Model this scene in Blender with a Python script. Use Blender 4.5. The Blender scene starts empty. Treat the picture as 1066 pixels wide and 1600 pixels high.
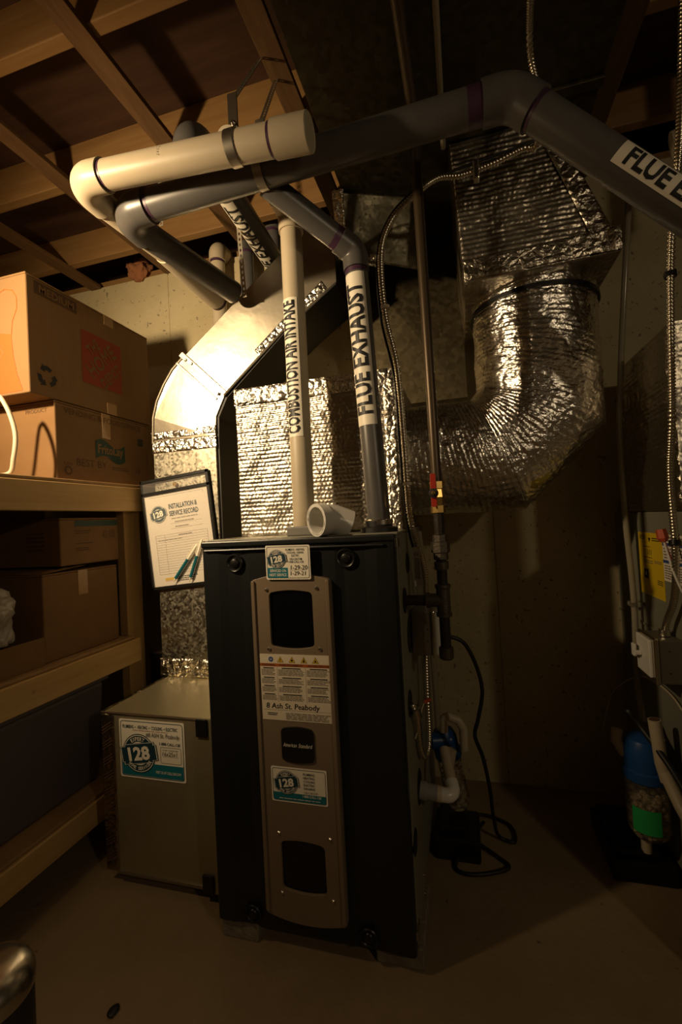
import bpy, bmesh, math, random
from mathutils import Vector as V, Matrix, noise
random.seed(7)
S = bpy.context.scene
C = S.collection

# ------------------------------------------------------------------ camera
cam_d = bpy.data.cameras.new('camera')
cam_d.sensor_fit = 'VERTICAL'; cam_d.sensor_height = 36.0; cam_d.sensor_width = 24.0
cam_d.lens = 698.24 / 1600 * 36
cam_d.clip_start = 0.02
cam = bpy.data.objects.new('camera', cam_d); C.objects.link(cam)
yaw, pitch, roll = -0.268868, 0.0196465, -0.0521042
cy, sy, cp, sp, cr, sr = (math.cos(yaw), math.sin(yaw), math.cos(pitch), math.sin(pitch), math.cos(roll), math.sin(roll))
fwd = V((sy*cp, cy*cp, sp)); r0 = V((cy, -sy, 0)); u0 = r0.cross(fwd)
rt = r0*cr + u0*sr; up = -r0*sr + u0*cr
M4 = Matrix((rt, up, -fwd)).transposed().to_4x4(); M4.translation = V((0.6983, -1.07734, 1.10717))
cam.matrix_world = M4
S.camera = cam

# ------------------------------------------------------------------ world, lights, exposure
w = bpy.data.worlds.new('world'); S.world = w; w.use_nodes = True
w.node_tree.nodes['Background'].inputs[0].default_value = (1.0, 0.62, 0.3, 1)
w.node_tree.nodes['Background'].inputs[1].default_value = 0.002
def lamp(name, loc, power, col, rad):
    l = bpy.data.lights.new(name, 'POINT'); l.energy = power; l.color = col; l.shadow_soft_size = rad
    o = bpy.data.objects.new(name, l); C.objects.link(o); o.location = loc
    return o
lamp('work_lamp_spill', (-0.56, -0.78, 1.79), 8.5, (1.0, 0.70, 0.38), 0.035)
sl_ = bpy.data.lights.new('work_lamp_light', 'SPOT'); sl_.energy = 110.0; sl_.color = (1.0, 0.73, 0.42); sl_.shadow_soft_size = 0.03
sl_.spot_size = math.radians(111); sl_.spot_blend = 1.0
slo = bpy.data.objects.new('work_lamp_light', sl_); C.objects.link(slo); slo.location = (-0.575, -0.80, 1.80)
slo.rotation_euler = (V((-0.22, 0.6, 1.60)) - V(slo.location)).to_track_quat('-Z', 'Y').to_euler()
lamp('far_bulb_light', (2.2, -1.7, 1.80), 14.0, (1.0, 0.78, 0.50), 0.04)
S.view_settings.view_transform = 'Standard'; S.view_settings.look = 'None'
S.view_settings.exposure = 0.0; S.view_settings.gamma = 1.0
S.view_settings.use_curve_mapping = False

# ------------------------------------------------------------------ materials
MATS = {}
def mat(name, col, rough=0.5, metal=0.0, **k):
    if name in MATS: return MATS[name]
    m = bpy.data.materials.new(name); MATS[name] = m; m.use_nodes = True
    nt = m.node_tree; b = nt.nodes['Principled BSDF']; L = nt.links
    b.inputs['Base Color'].default_value = (*col, 1); b.inputs['Roughness'].default_value = rough
    b.inputs['Metallic'].default_value = metal
    if 'spec' in k: b.inputs['Specular IOR Level'].default_value = k['spec']
    if 'trans' in k: b.inputs['Transmission Weight'].default_value = k['trans']; b.inputs['IOR'].default_value = k.get('ior', 1.3)
    if 'alpha' in k: b.inputs['Alpha'].default_value = k['alpha']
    tc = nt.nodes.new('ShaderNodeTexCoord')
    def mapped(sc):
        mp = nt.nodes.new('ShaderNodeMapping'); mp.inputs['Scale'].default_value = sc
        L.new(tc.outputs['Object'], mp.inputs['Vector']); return mp.outputs['Vector']
    if 'vary' in k:      # (scale xyz, strength, second colour)
        sc, lo, col2 = k['vary']
        n = nt.nodes.new('ShaderNodeTexNoise'); n.inputs['Scale'].default_value = 1.0; n.inputs['Detail'].default_value = 5
        n.inputs['Roughness'].default_value = 0.65
        L.new(mapped(sc), n.inputs['Vector'])
        rp = nt.nodes.new('ShaderNodeValToRGB'); rp.color_ramp.elements[0].position = lo[0]; rp.color_ramp.elements[1].position = lo[1]
        rp.color_ramp.elements[0].color = (*col2, 1); rp.color_ramp.elements[1].color = (*col, 1)
        L.new(n.outputs['Fac'], rp.inputs['Fac']); colout = rp.outputs['Color']
        if 'pits' in k:
            ps, pt, pc = k['pits']
            v = nt.nodes.new('ShaderNodeTexNoise'); v.inputs['Scale'].default_value = ps; v.inputs['Detail'].default_value = 2
            L.new(tc.outputs['Object'], v.inputs['Vector'])
            r2 = nt.nodes.new('ShaderNodeValToRGB'); r2.color_ramp.elements[0].position = pt; r2.color_ramp.elements[1].position = pt+0.04
            L.new(v.outputs['Fac'], r2.inputs['Fac'])
            mx = nt.nodes.new('ShaderNodeMix'); mx.data_type = 'RGBA'
            r2.color_ramp.elements[0].color = (1, 1, 1, 1); r2.color_ramp.elements[1].color = (0, 0, 0, 1)
            L.new(r2.outputs['Color'], mx.inputs[0]); L.new(colout, mx.inputs[6]); mx.inputs[7].default_value = (*pc, 1)
            colout = mx.outputs[2]
        L.new(colout, b.inputs['Base Color'])
    if 'spangle' in k:
        sc, amt = k['spangle']
        v = nt.nodes.new('ShaderNodeTexVoronoi'); v.inputs['Scale'].default_value = 1.0
        L.new(mapped(sc), v.inputs['Vector'])
        mr = nt.nodes.new('ShaderNodeMapRange'); mr.inputs[3].default_value = rough-amt; mr.inputs[4].default_value = rough+amt
        sep = nt.nodes.new('ShaderNodeSeparateColor'); L.new(v.outputs['Color'], sep.inputs[0])
        L.new(sep.outputs[0], mr.inputs[0]); L.new(mr.outputs[0], b.inputs['Roughness'])
        bc = nt.nodes.new('ShaderNodeMapRange'); bc.inputs[3].default_value = 0.72; bc.inputs[4].default_value = 1.1
        L.new(sep.outputs[1], bc.inputs[0])
        mm = nt.nodes.new('ShaderNodeVectorMath'); mm.operation = 'SCALE'; mm.inputs[0].default_value = col
        L.new(bc.outputs[0], mm.inputs['Scale']); L.new(mm.outputs[0], b.inputs['Base Color'])
    hs = []
    for kind, sc, st in k.get('bump', []):
        if kind == 'noise':
            n = nt.nodes.new('ShaderNodeTexNoise'); n.inputs['Scale'].default_value = 1.0; n.inputs['Detail'].default_value = 4
            L.new(mapped(sc), n.inputs['Vector']); o = n.outputs['Fac']
        elif kind == 'bubble':
            n = nt.nodes.new('ShaderNodeTexVoronoi'); n.feature = 'SMOOTH_F1'; n.inputs['Scale'].default_value = 1.0
            n.inputs['Randomness'].default_value = 0.55
            L.new(mapped(sc), n.inputs['Vector']); o = n.outputs['Distance']; st = -st
        elif kind == 'crinkle':
            n = nt.nodes.new('ShaderNodeTexVoronoi'); n.feature = 'DISTANCE_TO_EDGE'; n.inputs['Scale'].default_value = 1.0
            L.new(mapped(sc), n.inputs['Vector']); o = n.outputs['Distance']
        hs.append((o, st))
    prev = None
    for o, st in hs:
        bp = nt.nodes.new('ShaderNodeBump'); bp.inputs['Strength'].default_value = 1.0; bp.inputs['Distance'].default_value = st
        L.new(o, bp.inputs['Height'])
        if prev is not None: L.new(prev, bp.inputs['Normal'])
        prev = bp.outputs['Normal']
    if prev is not None: L.new(prev, b.inputs['Normal'])
    return m
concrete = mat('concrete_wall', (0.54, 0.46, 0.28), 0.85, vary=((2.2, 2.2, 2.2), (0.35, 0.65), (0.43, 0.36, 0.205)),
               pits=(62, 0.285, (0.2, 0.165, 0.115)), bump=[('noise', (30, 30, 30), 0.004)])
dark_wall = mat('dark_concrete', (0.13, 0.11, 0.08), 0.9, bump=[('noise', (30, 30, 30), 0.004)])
floor_m = mat('concrete_floor', (0.33, 0.24, 0.135), 0.7, vary=((1.6, 1.6, 1.6), (0.3, 0.7), (0.23, 0.16, 0.085)),
              pits=(26, 0.25, (0.13, 0.09, 0.06)), bump=[('noise', (45, 45, 45), 0.002)])
block_m = mat('concrete_block', (0.27, 0.23, 0.17), 0.9, vary=((40, 40, 40), (0.3, 0.7), (0.18, 0.15, 0.11)), bump=[('noise', (90, 90, 90), 0.003)])
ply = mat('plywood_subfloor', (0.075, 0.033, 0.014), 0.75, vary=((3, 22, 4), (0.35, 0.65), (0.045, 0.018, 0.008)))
joist_m = mat('joist_lumber', (0.29, 0.165, 0.055), 0.62, vary=((1.5, 30, 22), (0.3, 0.7), (0.20, 0.10, 0.03)), bump=[('noise', (3, 60, 60), 0.001)])
strap_m = mat('strapping_lumber', (0.15, 0.078, 0.027), 0.7, vary=((40, 5, 30), (0.35, 0.65), (0.10, 0.047, 0.015)), bump=[('noise', (60, 6, 60), 0.001)])
shelf_m = mat('shelf_lumber', (0.62, 0.42, 0.18), 0.62, vary=((26, 2, 30), (0.3, 0.7), (0.50, 0.31, 0.11)),
              pits=(9, 0.24, (0.2, 0.1, 0.035)), bump=[('noise', (60, 4, 60), 0.001)])
post_m = mat('post_lumber', (0.52, 0.34, 0.14), 0.62, vary=((26, 30, 2), (0.3, 0.7), (0.42, 0.25, 0.09)),
             pits=(9, 0.24, (0.2, 0.1, 0.035)), bump=[('noise', (60, 60, 4), 0.001)])
card = mat('cardboard', (0.24, 0.134, 0.050), 0.8, vary=((3, 60, 6), (0.3, 0.7), (0.225, 0.124, 0.045)))
card2 = mat('cardboard_worn', (0.22, 0.118, 0.042), 0.8, vary=((4, 9, 9), (0.3, 0.7), (0.185, 0.096, 0.032)))
ptape = mat('packing_tape', (0.40, 0.25, 0.11), 0.25)
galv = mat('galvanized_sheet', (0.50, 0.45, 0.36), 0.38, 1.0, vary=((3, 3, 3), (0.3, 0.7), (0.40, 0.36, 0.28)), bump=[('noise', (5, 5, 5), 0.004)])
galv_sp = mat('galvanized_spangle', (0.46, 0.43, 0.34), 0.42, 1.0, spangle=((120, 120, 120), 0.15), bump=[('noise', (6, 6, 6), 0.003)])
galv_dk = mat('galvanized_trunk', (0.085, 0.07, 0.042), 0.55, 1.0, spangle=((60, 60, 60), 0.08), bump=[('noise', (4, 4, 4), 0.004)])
tape = mat('foil_tape', (0.75, 0.70, 0.60), 0.25, 1.0, bump=[('crinkle', (45, 45, 45), 0.006), ('noise', (120, 120, 120), 0.0025)])
foil = mat('foil_bubble_wrap', (0.50, 0.455, 0.38), 0.36, 1.0, bump=[('bubble', (82, 82, 82), 0.0022), ('noise', (30, 30, 30), 0.003)])
foil_c = mat('foil_crinkled', (0.86, 0.83, 0.77), 0.24, 1.0, bump=[('crinkle', (24, 24, 34), 0.005), ('noise', (60, 60, 90), 0.004)])
pvc = mat('white_pvc', (0.54, 0.46, 0.33), 0.42, vary=((6, 6, 6), (0.3, 0.6), (0.47, 0.40, 0.28)))
pvc_n = mat('new_white_pvc', (0.80, 0.78, 0.72), 0.28)
pvcg = mat('grey_pvc', (0.105, 0.10, 0.095), 0.33, vary=((9, 9, 9), (0.3, 0.6), (0.085, 0.08, 0.075)))
purple = mat('purple_primer', (0.06, 0.025, 0.055), 0.4)
black = mat('black_enamel', (0.010, 0.012, 0.0125), 0.36, bump=[('noise', (500, 500, 500), 0.0002)])
blackp = mat('black_plastic', (0.008, 0.008, 0.008), 0.35)
rubber = mat('black_rubber', (0.012, 0.011, 0.010), 0.5)
sideg = mat('olive_grey_enamel', (0.22, 0.212, 0.158), 0.45)
bronze = mat('bronze_plastic', (0.215, 0.16, 0.105), 0.42)
glassd = mat('dark_glass', (0.004, 0.004, 0.005), 0.12)
steel = mat('bright_steel', (0.7, 0.66, 0.58), 0.25, 1.0)
zinc = mat('zinc_plate', (0.42, 0.39, 0.33), 0.4, 1.0)
boxm = mat('junction_box_metal', (0.34, 0.32, 0.27), 0.45, 0.9)
iron = mat('black_iron', (0.045, 0.036, 0.028), 0.45, 0.6, bump=[('noise', (120, 120, 120), 0.001)])
ironb = mat('pipe_brown', (0.085, 0.06, 0.035), 0.38, 0.5)
malle = mat('malleable_iron', (0.12, 0.10, 0.075), 0.5, 0.8, bump=[('noise', (150, 150, 150), 0.001)])
brass = mat('brass', (0.62, 0.42, 0.14), 0.3, 1.0)
red = mat('red_plastic', (0.42, 0.03, 0.015), 0.4)
orange_p = mat('orange_plastic', (0.62, 0.11, 0.04), 0.4)
bx = mat('armored_cable', (0.78, 0.72, 0.60), 0.26, 1.0)
white = mat('white_paint', (0.72, 0.70, 0.64), 0.5)
paper = mat('paper', (0.70, 0.64, 0.55), 0.75, vary=((5, 5, 5), (0.3, 0.7), (0.66, 0.6, 0.51)))
cream = mat('cream_label', (0.74, 0.65, 0.50), 0.45)
cream2 = mat('white_label', (0.90, 0.84, 0.70), 0.45)
ink = mat('ink_black', (0.012, 0.012, 0.014), 0.5)
inkgrey = mat('ink_grey', (0.20, 0.17, 0.13), 0.6)
navy = mat('ink_navy', (0.012, 0.045, 0.065), 0.45)
teal = mat('ink_teal', (0.01, 0.17, 0.22), 0.45)
blue_i = mat('ink_blue', (0.03, 0.08, 0.28), 0.45)
tealpen = mat('pen_teal', (0.008, 0.12, 0.15), 0.35)
orange_i = mat('ink_orange', (0.56, 0.10, 0.012), 0.7)
redor = mat('ink_red_orange', (0.30, 0.045, 0.015), 0.7)
brown_i = mat('ink_brown', (0.10, 0.05, 0.02), 0.8)
green_i = mat('ink_green', (0.006, 0.04, 0.022), 0.6)
yellow_i = mat('ink_yellow', (0.62, 0.40, 0.02), 0.5)
orange_b = mat('warning_band', (0.42, 0.10, 0.02), 0.5)
yel_l = mat('yellow_label', (0.72, 0.50, 0.015), 0.5)
grn_l = mat('green_label', (0.02, 0.42, 0.10), 0.5)
blue_p = mat('blue_plastic', (0.012, 0.07, 0.24), 0.35)
clear = mat('clear_plastic', (0.9, 0.88, 0.8), 0.08, trans=0.95, ior=1.25)
sleeve_m = mat('clear_vinyl', (0.85, 0.83, 0.8), 0.15, alpha=0.10)
pebble = mat('limestone_pebble', (0.50, 0.41, 0.26), 0.8)
fibre = mat('yellow_fibreglass', (0.34, 0.26, 0.04), 0.95, bump=[('noise', (120, 120, 120), 0.004)])
fluff = mat('brown_fibreglass', (0.30, 0.12, 0.05), 1.0, bump=[('noise', (60, 60, 60), 0.01)])
tote_m = mat('tote_plastic', (0.12, 0.105, 0.115), 0.5)
bagm = mat('grey_plastic_bag', (0.34, 0.31, 0.27), 0.35, bump=[('crinkle', (30, 30, 30), 0.006)])
wht_wire = mat('white_cable', (0.62, 0.52, 0.38), 0.5)
tan_wire = mat('tan_wire', (0.5, 0.42, 0.30), 0.5)
can_m = mat('dark_can', (0.035, 0.03, 0.028), 0.4)

# ------------------------------------------------------------------ helpers
def thing(name, label, cat, loc=(0, 0, 0), group=None):
    o = bpy.data.objects.new(name, None); C.objects.link(o); o.location = loc; o.empty_display_size = 0.05
    o['label'] = label; o['category'] = cat
    if group: o['group'] = group
    return o
def tag(o, label, cat, group=None):
    o['label'] = label; o['category'] = cat
    if group: o['group'] = group
    return o
def obj(name, bm, mats, parent=None, smooth=None, label=None, kind=None, bevel=0, loc=None):
    bmesh.ops.recalc_face_normals(bm, faces=bm.faces) if name not in ('printing',) else None
    me = bpy.data.meshes.new(name); bm.to_mesh(me); bm.free()
    for m in (mats if isinstance(mats, (list, tuple)) else [mats]): me.materials.append(m)
    o = bpy.data.objects.new(name, me); C.objects.link(o)
    if loc: o.location = loc
    link(o, parent)
    if smooth is not None:
        me.polygons.foreach_set('use_smooth', [True]*len(me.polygons))
        if smooth < 3: me.set_sharp_from_angle(angle=smooth)
    if bevel:
        b = o.modifiers.new('bevel', 'BEVEL'); b.width = bevel; b.segments = 2; b.limit_method = 'ANGLE'; b.angle_limit = 0.6
    if label: o['label'] = label
    if kind: o['kind'] = kind
    return o
def link(o, parent):
    if parent is None: return
    o.parent = parent
    root = parent
    if parent.type == 'EMPTY': o.matrix_parent_inverse = Matrix.Translation(-V(parent.location))
    elif parent.location.length > 0: o.matrix_parent_inverse = Matrix.Translation(-V(parent.location))
def inst(src, name, parent, loc, rot=None):       # another object that shares the mesh
    o = bpy.data.objects.new(name, src.data); C.objects.link(o); o.location = loc
    if rot: o.rotation_euler = rot
    link(o, parent)
    for m in src.modifiers:
        b = o.modifiers.new(m.name, 'BEVEL'); b.width = m.width; b.segments = m.segments; b.limit_method = 'ANGLE'; b.angle_limit = m.angle_limit
    return o
SM = 0.6
def box(bm, lo, hi, mi=0):
    vs = [bm.verts.new((x, y, z)) for x in (lo[0], hi[0]) for y in (lo[1], hi[1]) for z in (lo[2], hi[2])]
    for q in ((0, 1, 3, 2), (4, 6, 7, 5), (0, 4, 5, 1), (2, 3, 7, 6), (0, 2, 6, 4), (1, 5, 7, 3)):
        f = bm.faces.new([vs[i] for i in q]); f.material_index = mi
    return vs
def bx_(lo, hi):
    bm = bmesh.new(); box(bm, lo, hi); return bm
def frame_of(d):
    d = d.normalized(); a = V((0, 0, 1)) if abs(d.z) < 0.9 else V((0, 1, 0))
    n = (a - d*a.dot(d)).normalized(); return n, d.cross(n)
def tube(bm, pts, r, seg=16, mi=0, cap=True, disp=None, closed_end=None):
    pts = [V(p) for p in pts]; n = len(pts)
    rs = r if isinstance(r, (list, tuple)) else [r]*n
    dirs = [(pts[i+1]-pts[i]).normalized() for i in range(n-1)]
    a, b = frame_of(dirs[0]); rings = []
    prevd = dirs[0]
    for i in range(n):
        di = dirs[min(i, n-2)]; dp = dirs[max(i-1, 0)]
        # transport frame along dp
        q = prevd.rotation_difference(dp); a = q @ a; b = q @ b; prevd = dp
        nb = (dp + di).normalized() if 0 < i < n-1 else (dp if i else di)
        ring = []
        for k in range(seg):
            t = 2*math.pi*k/seg
            o = (a*math.cos(t) + b*math.sin(t))
            p = pts[i] + o*rs[i]
            den = dp.dot(nb)
            p = p - dp*((p-pts[i]).dot(nb)/den) if den > 0.2 else p
            if disp: p = p + disp(p, o, i, t)
            ring.append(bm.verts.new(p))
        rings.append(ring)
    for i in range(n-1):
        for k in range(seg):
            f = bm.faces.new((rings[i][k], rings[i][(k+1) % seg], rings[i+1][(k+1) % seg], rings[i+1][k])); f.material_index = mi
    if cap:
        for rg in (rings[0], rings[-1]):
            f = bm.faces.new(rg); f.material_index = mi
    return rings
def tb(pts, r, seg=16, **k):
    bm = bmesh.new(); tube(bm, pts, r, seg, **k); return bm
def arc(p, d0, d1, R, n=10):
    """corner at p between incoming direction d0 and outgoing d1, bend radius R"""
    p, d0, d1 = V(p), V(d0).normalized(), V(d1).normalized()
    ang = d0.angle(d1); t = R*math.tan(ang/2)
    s = p - d0*t; ax = d0.cross(d1).normalized(); c = s + (d1 - d0*d0.dot(d1)).normalized()*R
    return [c + Matrix.Rotation(ang*i/n, 3, ax) @ (s-c) for i in range(n+1)]
def catmull(pts, step=0.004):
    pts = [V(p) for p in pts]; P = [pts[0]*2-pts[1]] + pts + [pts[-1]*2-pts[-2]]; out = []
    for i in range(1, len(P)-2):
        n = max(2, int((P[i+1]-P[i]).length/step))
        for j in range(n):
            t = j/n; a, b, c, d = P[i-1], P[i], P[i+1], P[i+2]
            out.append(0.5*((2*b) + (c-a)*t + (2*a-5*b+4*c-d)*t*t + (3*b-a-3*c+d)*t**3))
    out.append(pts[-1]); return out
def conduit(pts, r=0.0085):
    p = catmull(pts, 0.0026); rs = [r*(1.06 if (i % 3) else 0.72) for i in range(len(p))]
    return tb(p, rs, 9)
def prism(bm, poly, axis, a, b, mi=0):               # poly in the two other axes, extruded along axis
    def pt(q, t):
        return {'x': (t, q[0], q[1]), 'y': (q[0], t, q[1]), 'z': (q[0], q[1], t)}[axis]
    A = [bm.verts.new(pt(q, a)) for q in poly]; B = [bm.verts.new(pt(q, b)) for q in poly]
    for F in (A, B[::-1]):
        f = bm.faces.new(F); f.material_index = mi
    n = len(poly)
    for i in range(n):
        f = bm.faces.new((A[i], B[i], B[(i+1) % n], A[(i+1) % n])); f.material_index = mi
def plate(bm, outer, holes, y0, y1, mi=0):           # plate in xz with holes, from y0 to y1
    ls = []
    loops = [outer] + holes
    edges = []
    for lp in loops:
        vs = [bm.verts.new((q[0], y0, q[1])) for q in lp]; ls.append(vs)
        edges += [bm.edges.new((vs[i], vs[(i+1) % len(vs)])) for i in range(len(vs))]
    g = bmesh.ops.triangle_fill(bm, edges=edges, use_beauty=True)
    fs = [f for f in g['geom'] if isinstance(f, bmesh.types.BMFace)]
    m = {}
    for vs in ls:
        for v in vs: m[v] = bm.verts.new((v.co.x, y1, v.co.z))
    for f in fs:
        nf = bm.faces.new([m[v] for v in f.verts]); nf.material_index = mi; f.material_index = mi
    for vs in ls:
        for i in range(len(vs)):
            a, b = vs[i], vs[(i+1) % len(vs)]
            f = bm.faces.new((a, b, m[b], m[a])); f.material_index = mi
def barrel(x0, x1, z0, z1, bulge, r=0.012, n=10):    # rectangle with bowed top and bottom, rounded corners
    pts = []
    W2 = (x1-x0)/2; xc = (x0+x1)/2
    def top(x): return z1 + bulge*(1-((x-xc)/W2)**2)
    def bot(x): return z0 - bulge*(1-((x-xc)/W2)**2)
    for i in range(n+1):
        x = x0+r + (x1-x0-2*r)*i/n; pts.append((x, bot(x)))
    for i in range(1, 4): a = math.pi/2*i/4; pts.append((x1-r+r*math.sin(a), bot(x1-r)+r*(1-math.cos(a))))
    pts.append((x1, bot(x1-r)+r)); pts.append((x1, top(x1-r)-r))
    for i in range(1, 4): a = math.pi/2*i/4; pts.append((x1-r+r*math.cos(a), top(x1-r)-r+r*math.sin(a)))
    for i in range(n+1):
        x = x1-r - (x1-x0-2*r)*i/n; pts.append((x, top(x)))
    for i in range(1, 4): a = math.pi/2*i/4; pts.append((x0+r-r*math.sin(a), top(x0+r)-r+r*math.cos(a)))
    pts.append((x0, top(x0+r)-r)); pts.append((x0, bot(x0+r)+r))
    for i in range(1, 4): a = math.pi/2*i/4; pts.append((x0+r-r*math.cos(a), bot(x0+r)+r-r*math.sin(a)))
    return pts
def rrect(x0, x1, z0, z1, r, n=4):
    out = []
    for cx, cz, a0 in ((x1-r, z0+r, -90), (x1-r, z1-r, 0), (x0+r, z1-r, 90), (x0+r, z0+r, 180)):
        for i in range(n+1):
            a = math.radians(a0+90*i/n); out.append((cx+r*math.cos(a), cz+r*math.sin(a)))
    return out
def lathe(bm, prof, center, axis=(0, 0, 1), seg=24, mi=0):   # prof: (radius, height along axis)
    c = V(center); ax = V(axis).normalized(); a, b = frame_of(ax); rings = []
    for r, h in prof:
        rings.append([bm.verts.new(c + ax*h + (a*math.cos(2*math.pi*k/seg) + b*math.sin(2*math.pi*k/seg))*max(r, 1e-5)) for k in range(seg)])
    for i in range(len(prof)-1):
        for k in range(seg):
            f = bm.faces.new((rings[i][k], rings[i][(k+1) % seg], rings[i+1][(k+1) % seg], rings[i+1][k])); f.material_index = mi
    for rg in (rings[0], rings[-1]):
        f = bm.faces.new(rg); f.material_index = mi
def lt(prof, center, axis=(0, 0, 1), seg=24):
    bm = bmesh.new(); lathe(bm, prof, center, axis, seg); return bm
def grid(bm, o, u, v, nu, nv, f, mi=0):              # displaced sheet; f(s,t,p)->offset along normal
    o, u, v = V(o), V(u), V(v); nn = u.cross(v).normalized()
    vs = []
    for j in range(nv+1):
        row = []
        for i in range(nu+1):
            p = o + u*(i/nu) + v*(j/nv); edge = min(i, nu-i, j, nv-j)
            row.append(bm.verts.new(p + nn*(f(i/nu, j/nv, p) if edge else 0)))
        vs.append(row)
    for j in range(nv):
        for i in range(nu):
            q = bm.faces.new((vs[j][i], vs[j][i+1], vs[j+1][i+1], vs[j+1][i])); q.material_index = mi

# ---- printed matter: flat shapes laid on a surface frame
_txt = {}
def text_tris(s, shear=0.0, offset=0.0):
    key = (s, shear, offset)
    if key not in _txt:
        cu = bpy.data.curves.new('t', 'FONT'); cu.body = s; cu.shear = shear; cu.offset = offset; cu.resolution_u = 2
        o = bpy.data.objects.new('t', cu); C.objects.link(o)
        me = bpy.data.meshes.new_from_object(o.evaluated_get(bpy.context.evaluated_depsgraph_get()))
        vs = [tuple(v.co) for v in me.vertices]; fs = [tuple(p.vertices) for p in me.polygons]
        bpy.data.objects.remove(o); bpy.data.curves.remove(cu); bpy.data.meshes.remove(me)
        _txt[key] = (vs, fs)
    return _txt[key]
class Print:
    def __init__(self, o, u, v, mats):
        self.o, self.u, self.v = V(o), V(u).normalized(), V(v).normalized(); self.w = self.u.cross(self.v)
        self.bm = bmesh.new(); self.mats = mats
    def P(self, a, b, l): return self.o + self.u*a + self.v*b + self.w*(0.0004*l)
    def m(self, mt): 
        if mt not in self.mats: self.mats.append(mt)
        return self.mats.index(mt)
    def poly(self, pts, mt, l=1):
        f = self.bm.faces.new([self.bm.verts.new(self.P(a, b, l)) for a, b in pts]); f.material_index = self.m(mt)
    def rect(self, a0, b0, a1, b1, mt, l=1): self.poly(((a0, b0), (a1, b0), (a1, b1), (a0, b1)), mt, l)
    def disc(self, a, b, r, mt, l=1, n=32, r2=None):
        self.poly([(a+r*math.cos(2*math.pi*i/n), b+(r2 or r)*math.sin(2*math.pi*i/n)) for i in range(n)], mt, l)
    def line(self, p, q, wd, mt, l=1):
        p, q = V(p).to_2d(), V(q).to_2d(); d = (q-p).normalized()*wd/2; n = V((-d.y, d.x))
        self.poly([p-n, q-n, q+n, p+n], mt, l)
    def path(self, pts, wd, mt, l=1):
        for p, q in zip(pts, pts[1:]): self.line((*p, 0), (*q, 0), wd, mt, l)
    def frame(self, pts, wd, mt, l=1): self.path(list(pts)+[pts[0]], wd, mt, l)
    def text(self, s, a0, b0, a1, b1, mt, l=2, shear=0.0, offset=0.0, rot=0.0, fn=None):
        vs, fs = text_tris(s, shear, offset)
        xs = [q[0] for q in vs]; ys = [q[1] for q in vs]; x0, x1, y0, y1 = min(xs), max(xs), min(ys), max(ys)
        c, sn = math.cos(rot), math.sin(rot); ac, bc = (a0+a1)/2, (b0+b1)/2; out = []
        for x, y, z in vs:
            a = (x-x0)/(x1-x0)*(a1-a0)-(a1-a0)/2; b = (y-y0)/(y1-y0)*(b1-b0)-(b1-b0)/2
            if fn: a, b = fn(a, b)
            out.append(self.bm.verts.new(self.P(ac + a*c - b*sn, bc + a*sn + b*c, l)))
        mi = self.m(mt)
        for f in fs:
            q = self.bm.faces.new([out[i] for i in f]); q.material_index = mi
    def arctext(self, s, a, b, r, ang, h, spread, mt, l=3, top=True):
        n = len(s)
        for i, ch in enumerate(s):
            if ch == ' ': continue
            t = ang + spread*(i-(n-1)/2)/n*(-1 if top else 1)
            x, y = a+r*math.cos(t), b+r*math.sin(t); wd = h*0.62 if ch not in 'I1' else h*0.2
            self.text(ch, x-wd/2, y-h/2, x+wd/2, y+h/2, mt, l, offset=0.02, rot=t-math.pi/2 if top else t+math.pi/2)
    def done(self, parent, name='printing'):
        bmesh.ops.recalc_face_normals
        for f in self.bm.faces:
            f.normal_update()
            if f.normal.dot(self.w) < 0: f.normal_flip()
        return obj(name, self.bm, self.mats, parent)
def seal(p, a, b, R, rot=0.15, small=False, l=3):      # the round contractor's seal
    p.disc(a, b, R*1.0, navy, l); p.disc(a, b, R*0.95, cream2, l+0.5); p.disc(a, b, R*0.91, navy, l+1)
    p.disc(a, b, R*0.60, cream2, l+1.5)
    p.disc(a, b, R*0.52, cream, l+1.8)
    def band(k, mt, ll):
        c, s = math.cos(rot), math.sin(rot)
        q = [(-1.06, -.36), (-.95, -.36), (-.95, -.50), (.80, -.50), (.80, -.40), (1.06, -.40), (1.06, .36), (.95, .36), (.95, .5), (-.8, .5), (-.8, .4), (-1.06, .4)]
        p.poly([(a+R*k*(x*c-y*s), b+R*k*(x*s+y*c)) for x, y in q], mt, ll)
    band(1.06, navy, l+2); band(1.02, cream2, l+2.4); band(0.98, navy, l+2.8)
    p.text('128', a-R*0.66, b-R*0.36, a+R*0.66, b+R*0.36, cream2, l+3.4, offset=0.04, rot=rot)
    if not small:
        p.arctext('EXPERT', a, b, R*0.755, math.pi*0.53, R*0.2, 1.15, cream2, l+3)
        p.arctext('HOME SERVICES', a, b, R*0.755, -math.pi*0.46, R*0.17, 2.0, cream2, l+3, top=False)
def para(p, a0, b0, a1, b1, n, mt=None, l=2, duty=0.45, jag=0.12):      # lines of print too small to read
    h = (b1-b0)/n
    for i in range(n):
        e = a1 - (a1-a0)*random.random()*jag
        x = a0
        while x < e-1e-6:
            wv = min(e-x, (a1-a0)*random.uniform(0.06, 0.2)); p.rect(x, b1-(i+1)*h+h*(1-duty)/2, x+wv, b1-i*h-h*(1-duty)/2, mt or inkgrey, l); x += wv + (a1-a0)*0.02
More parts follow.
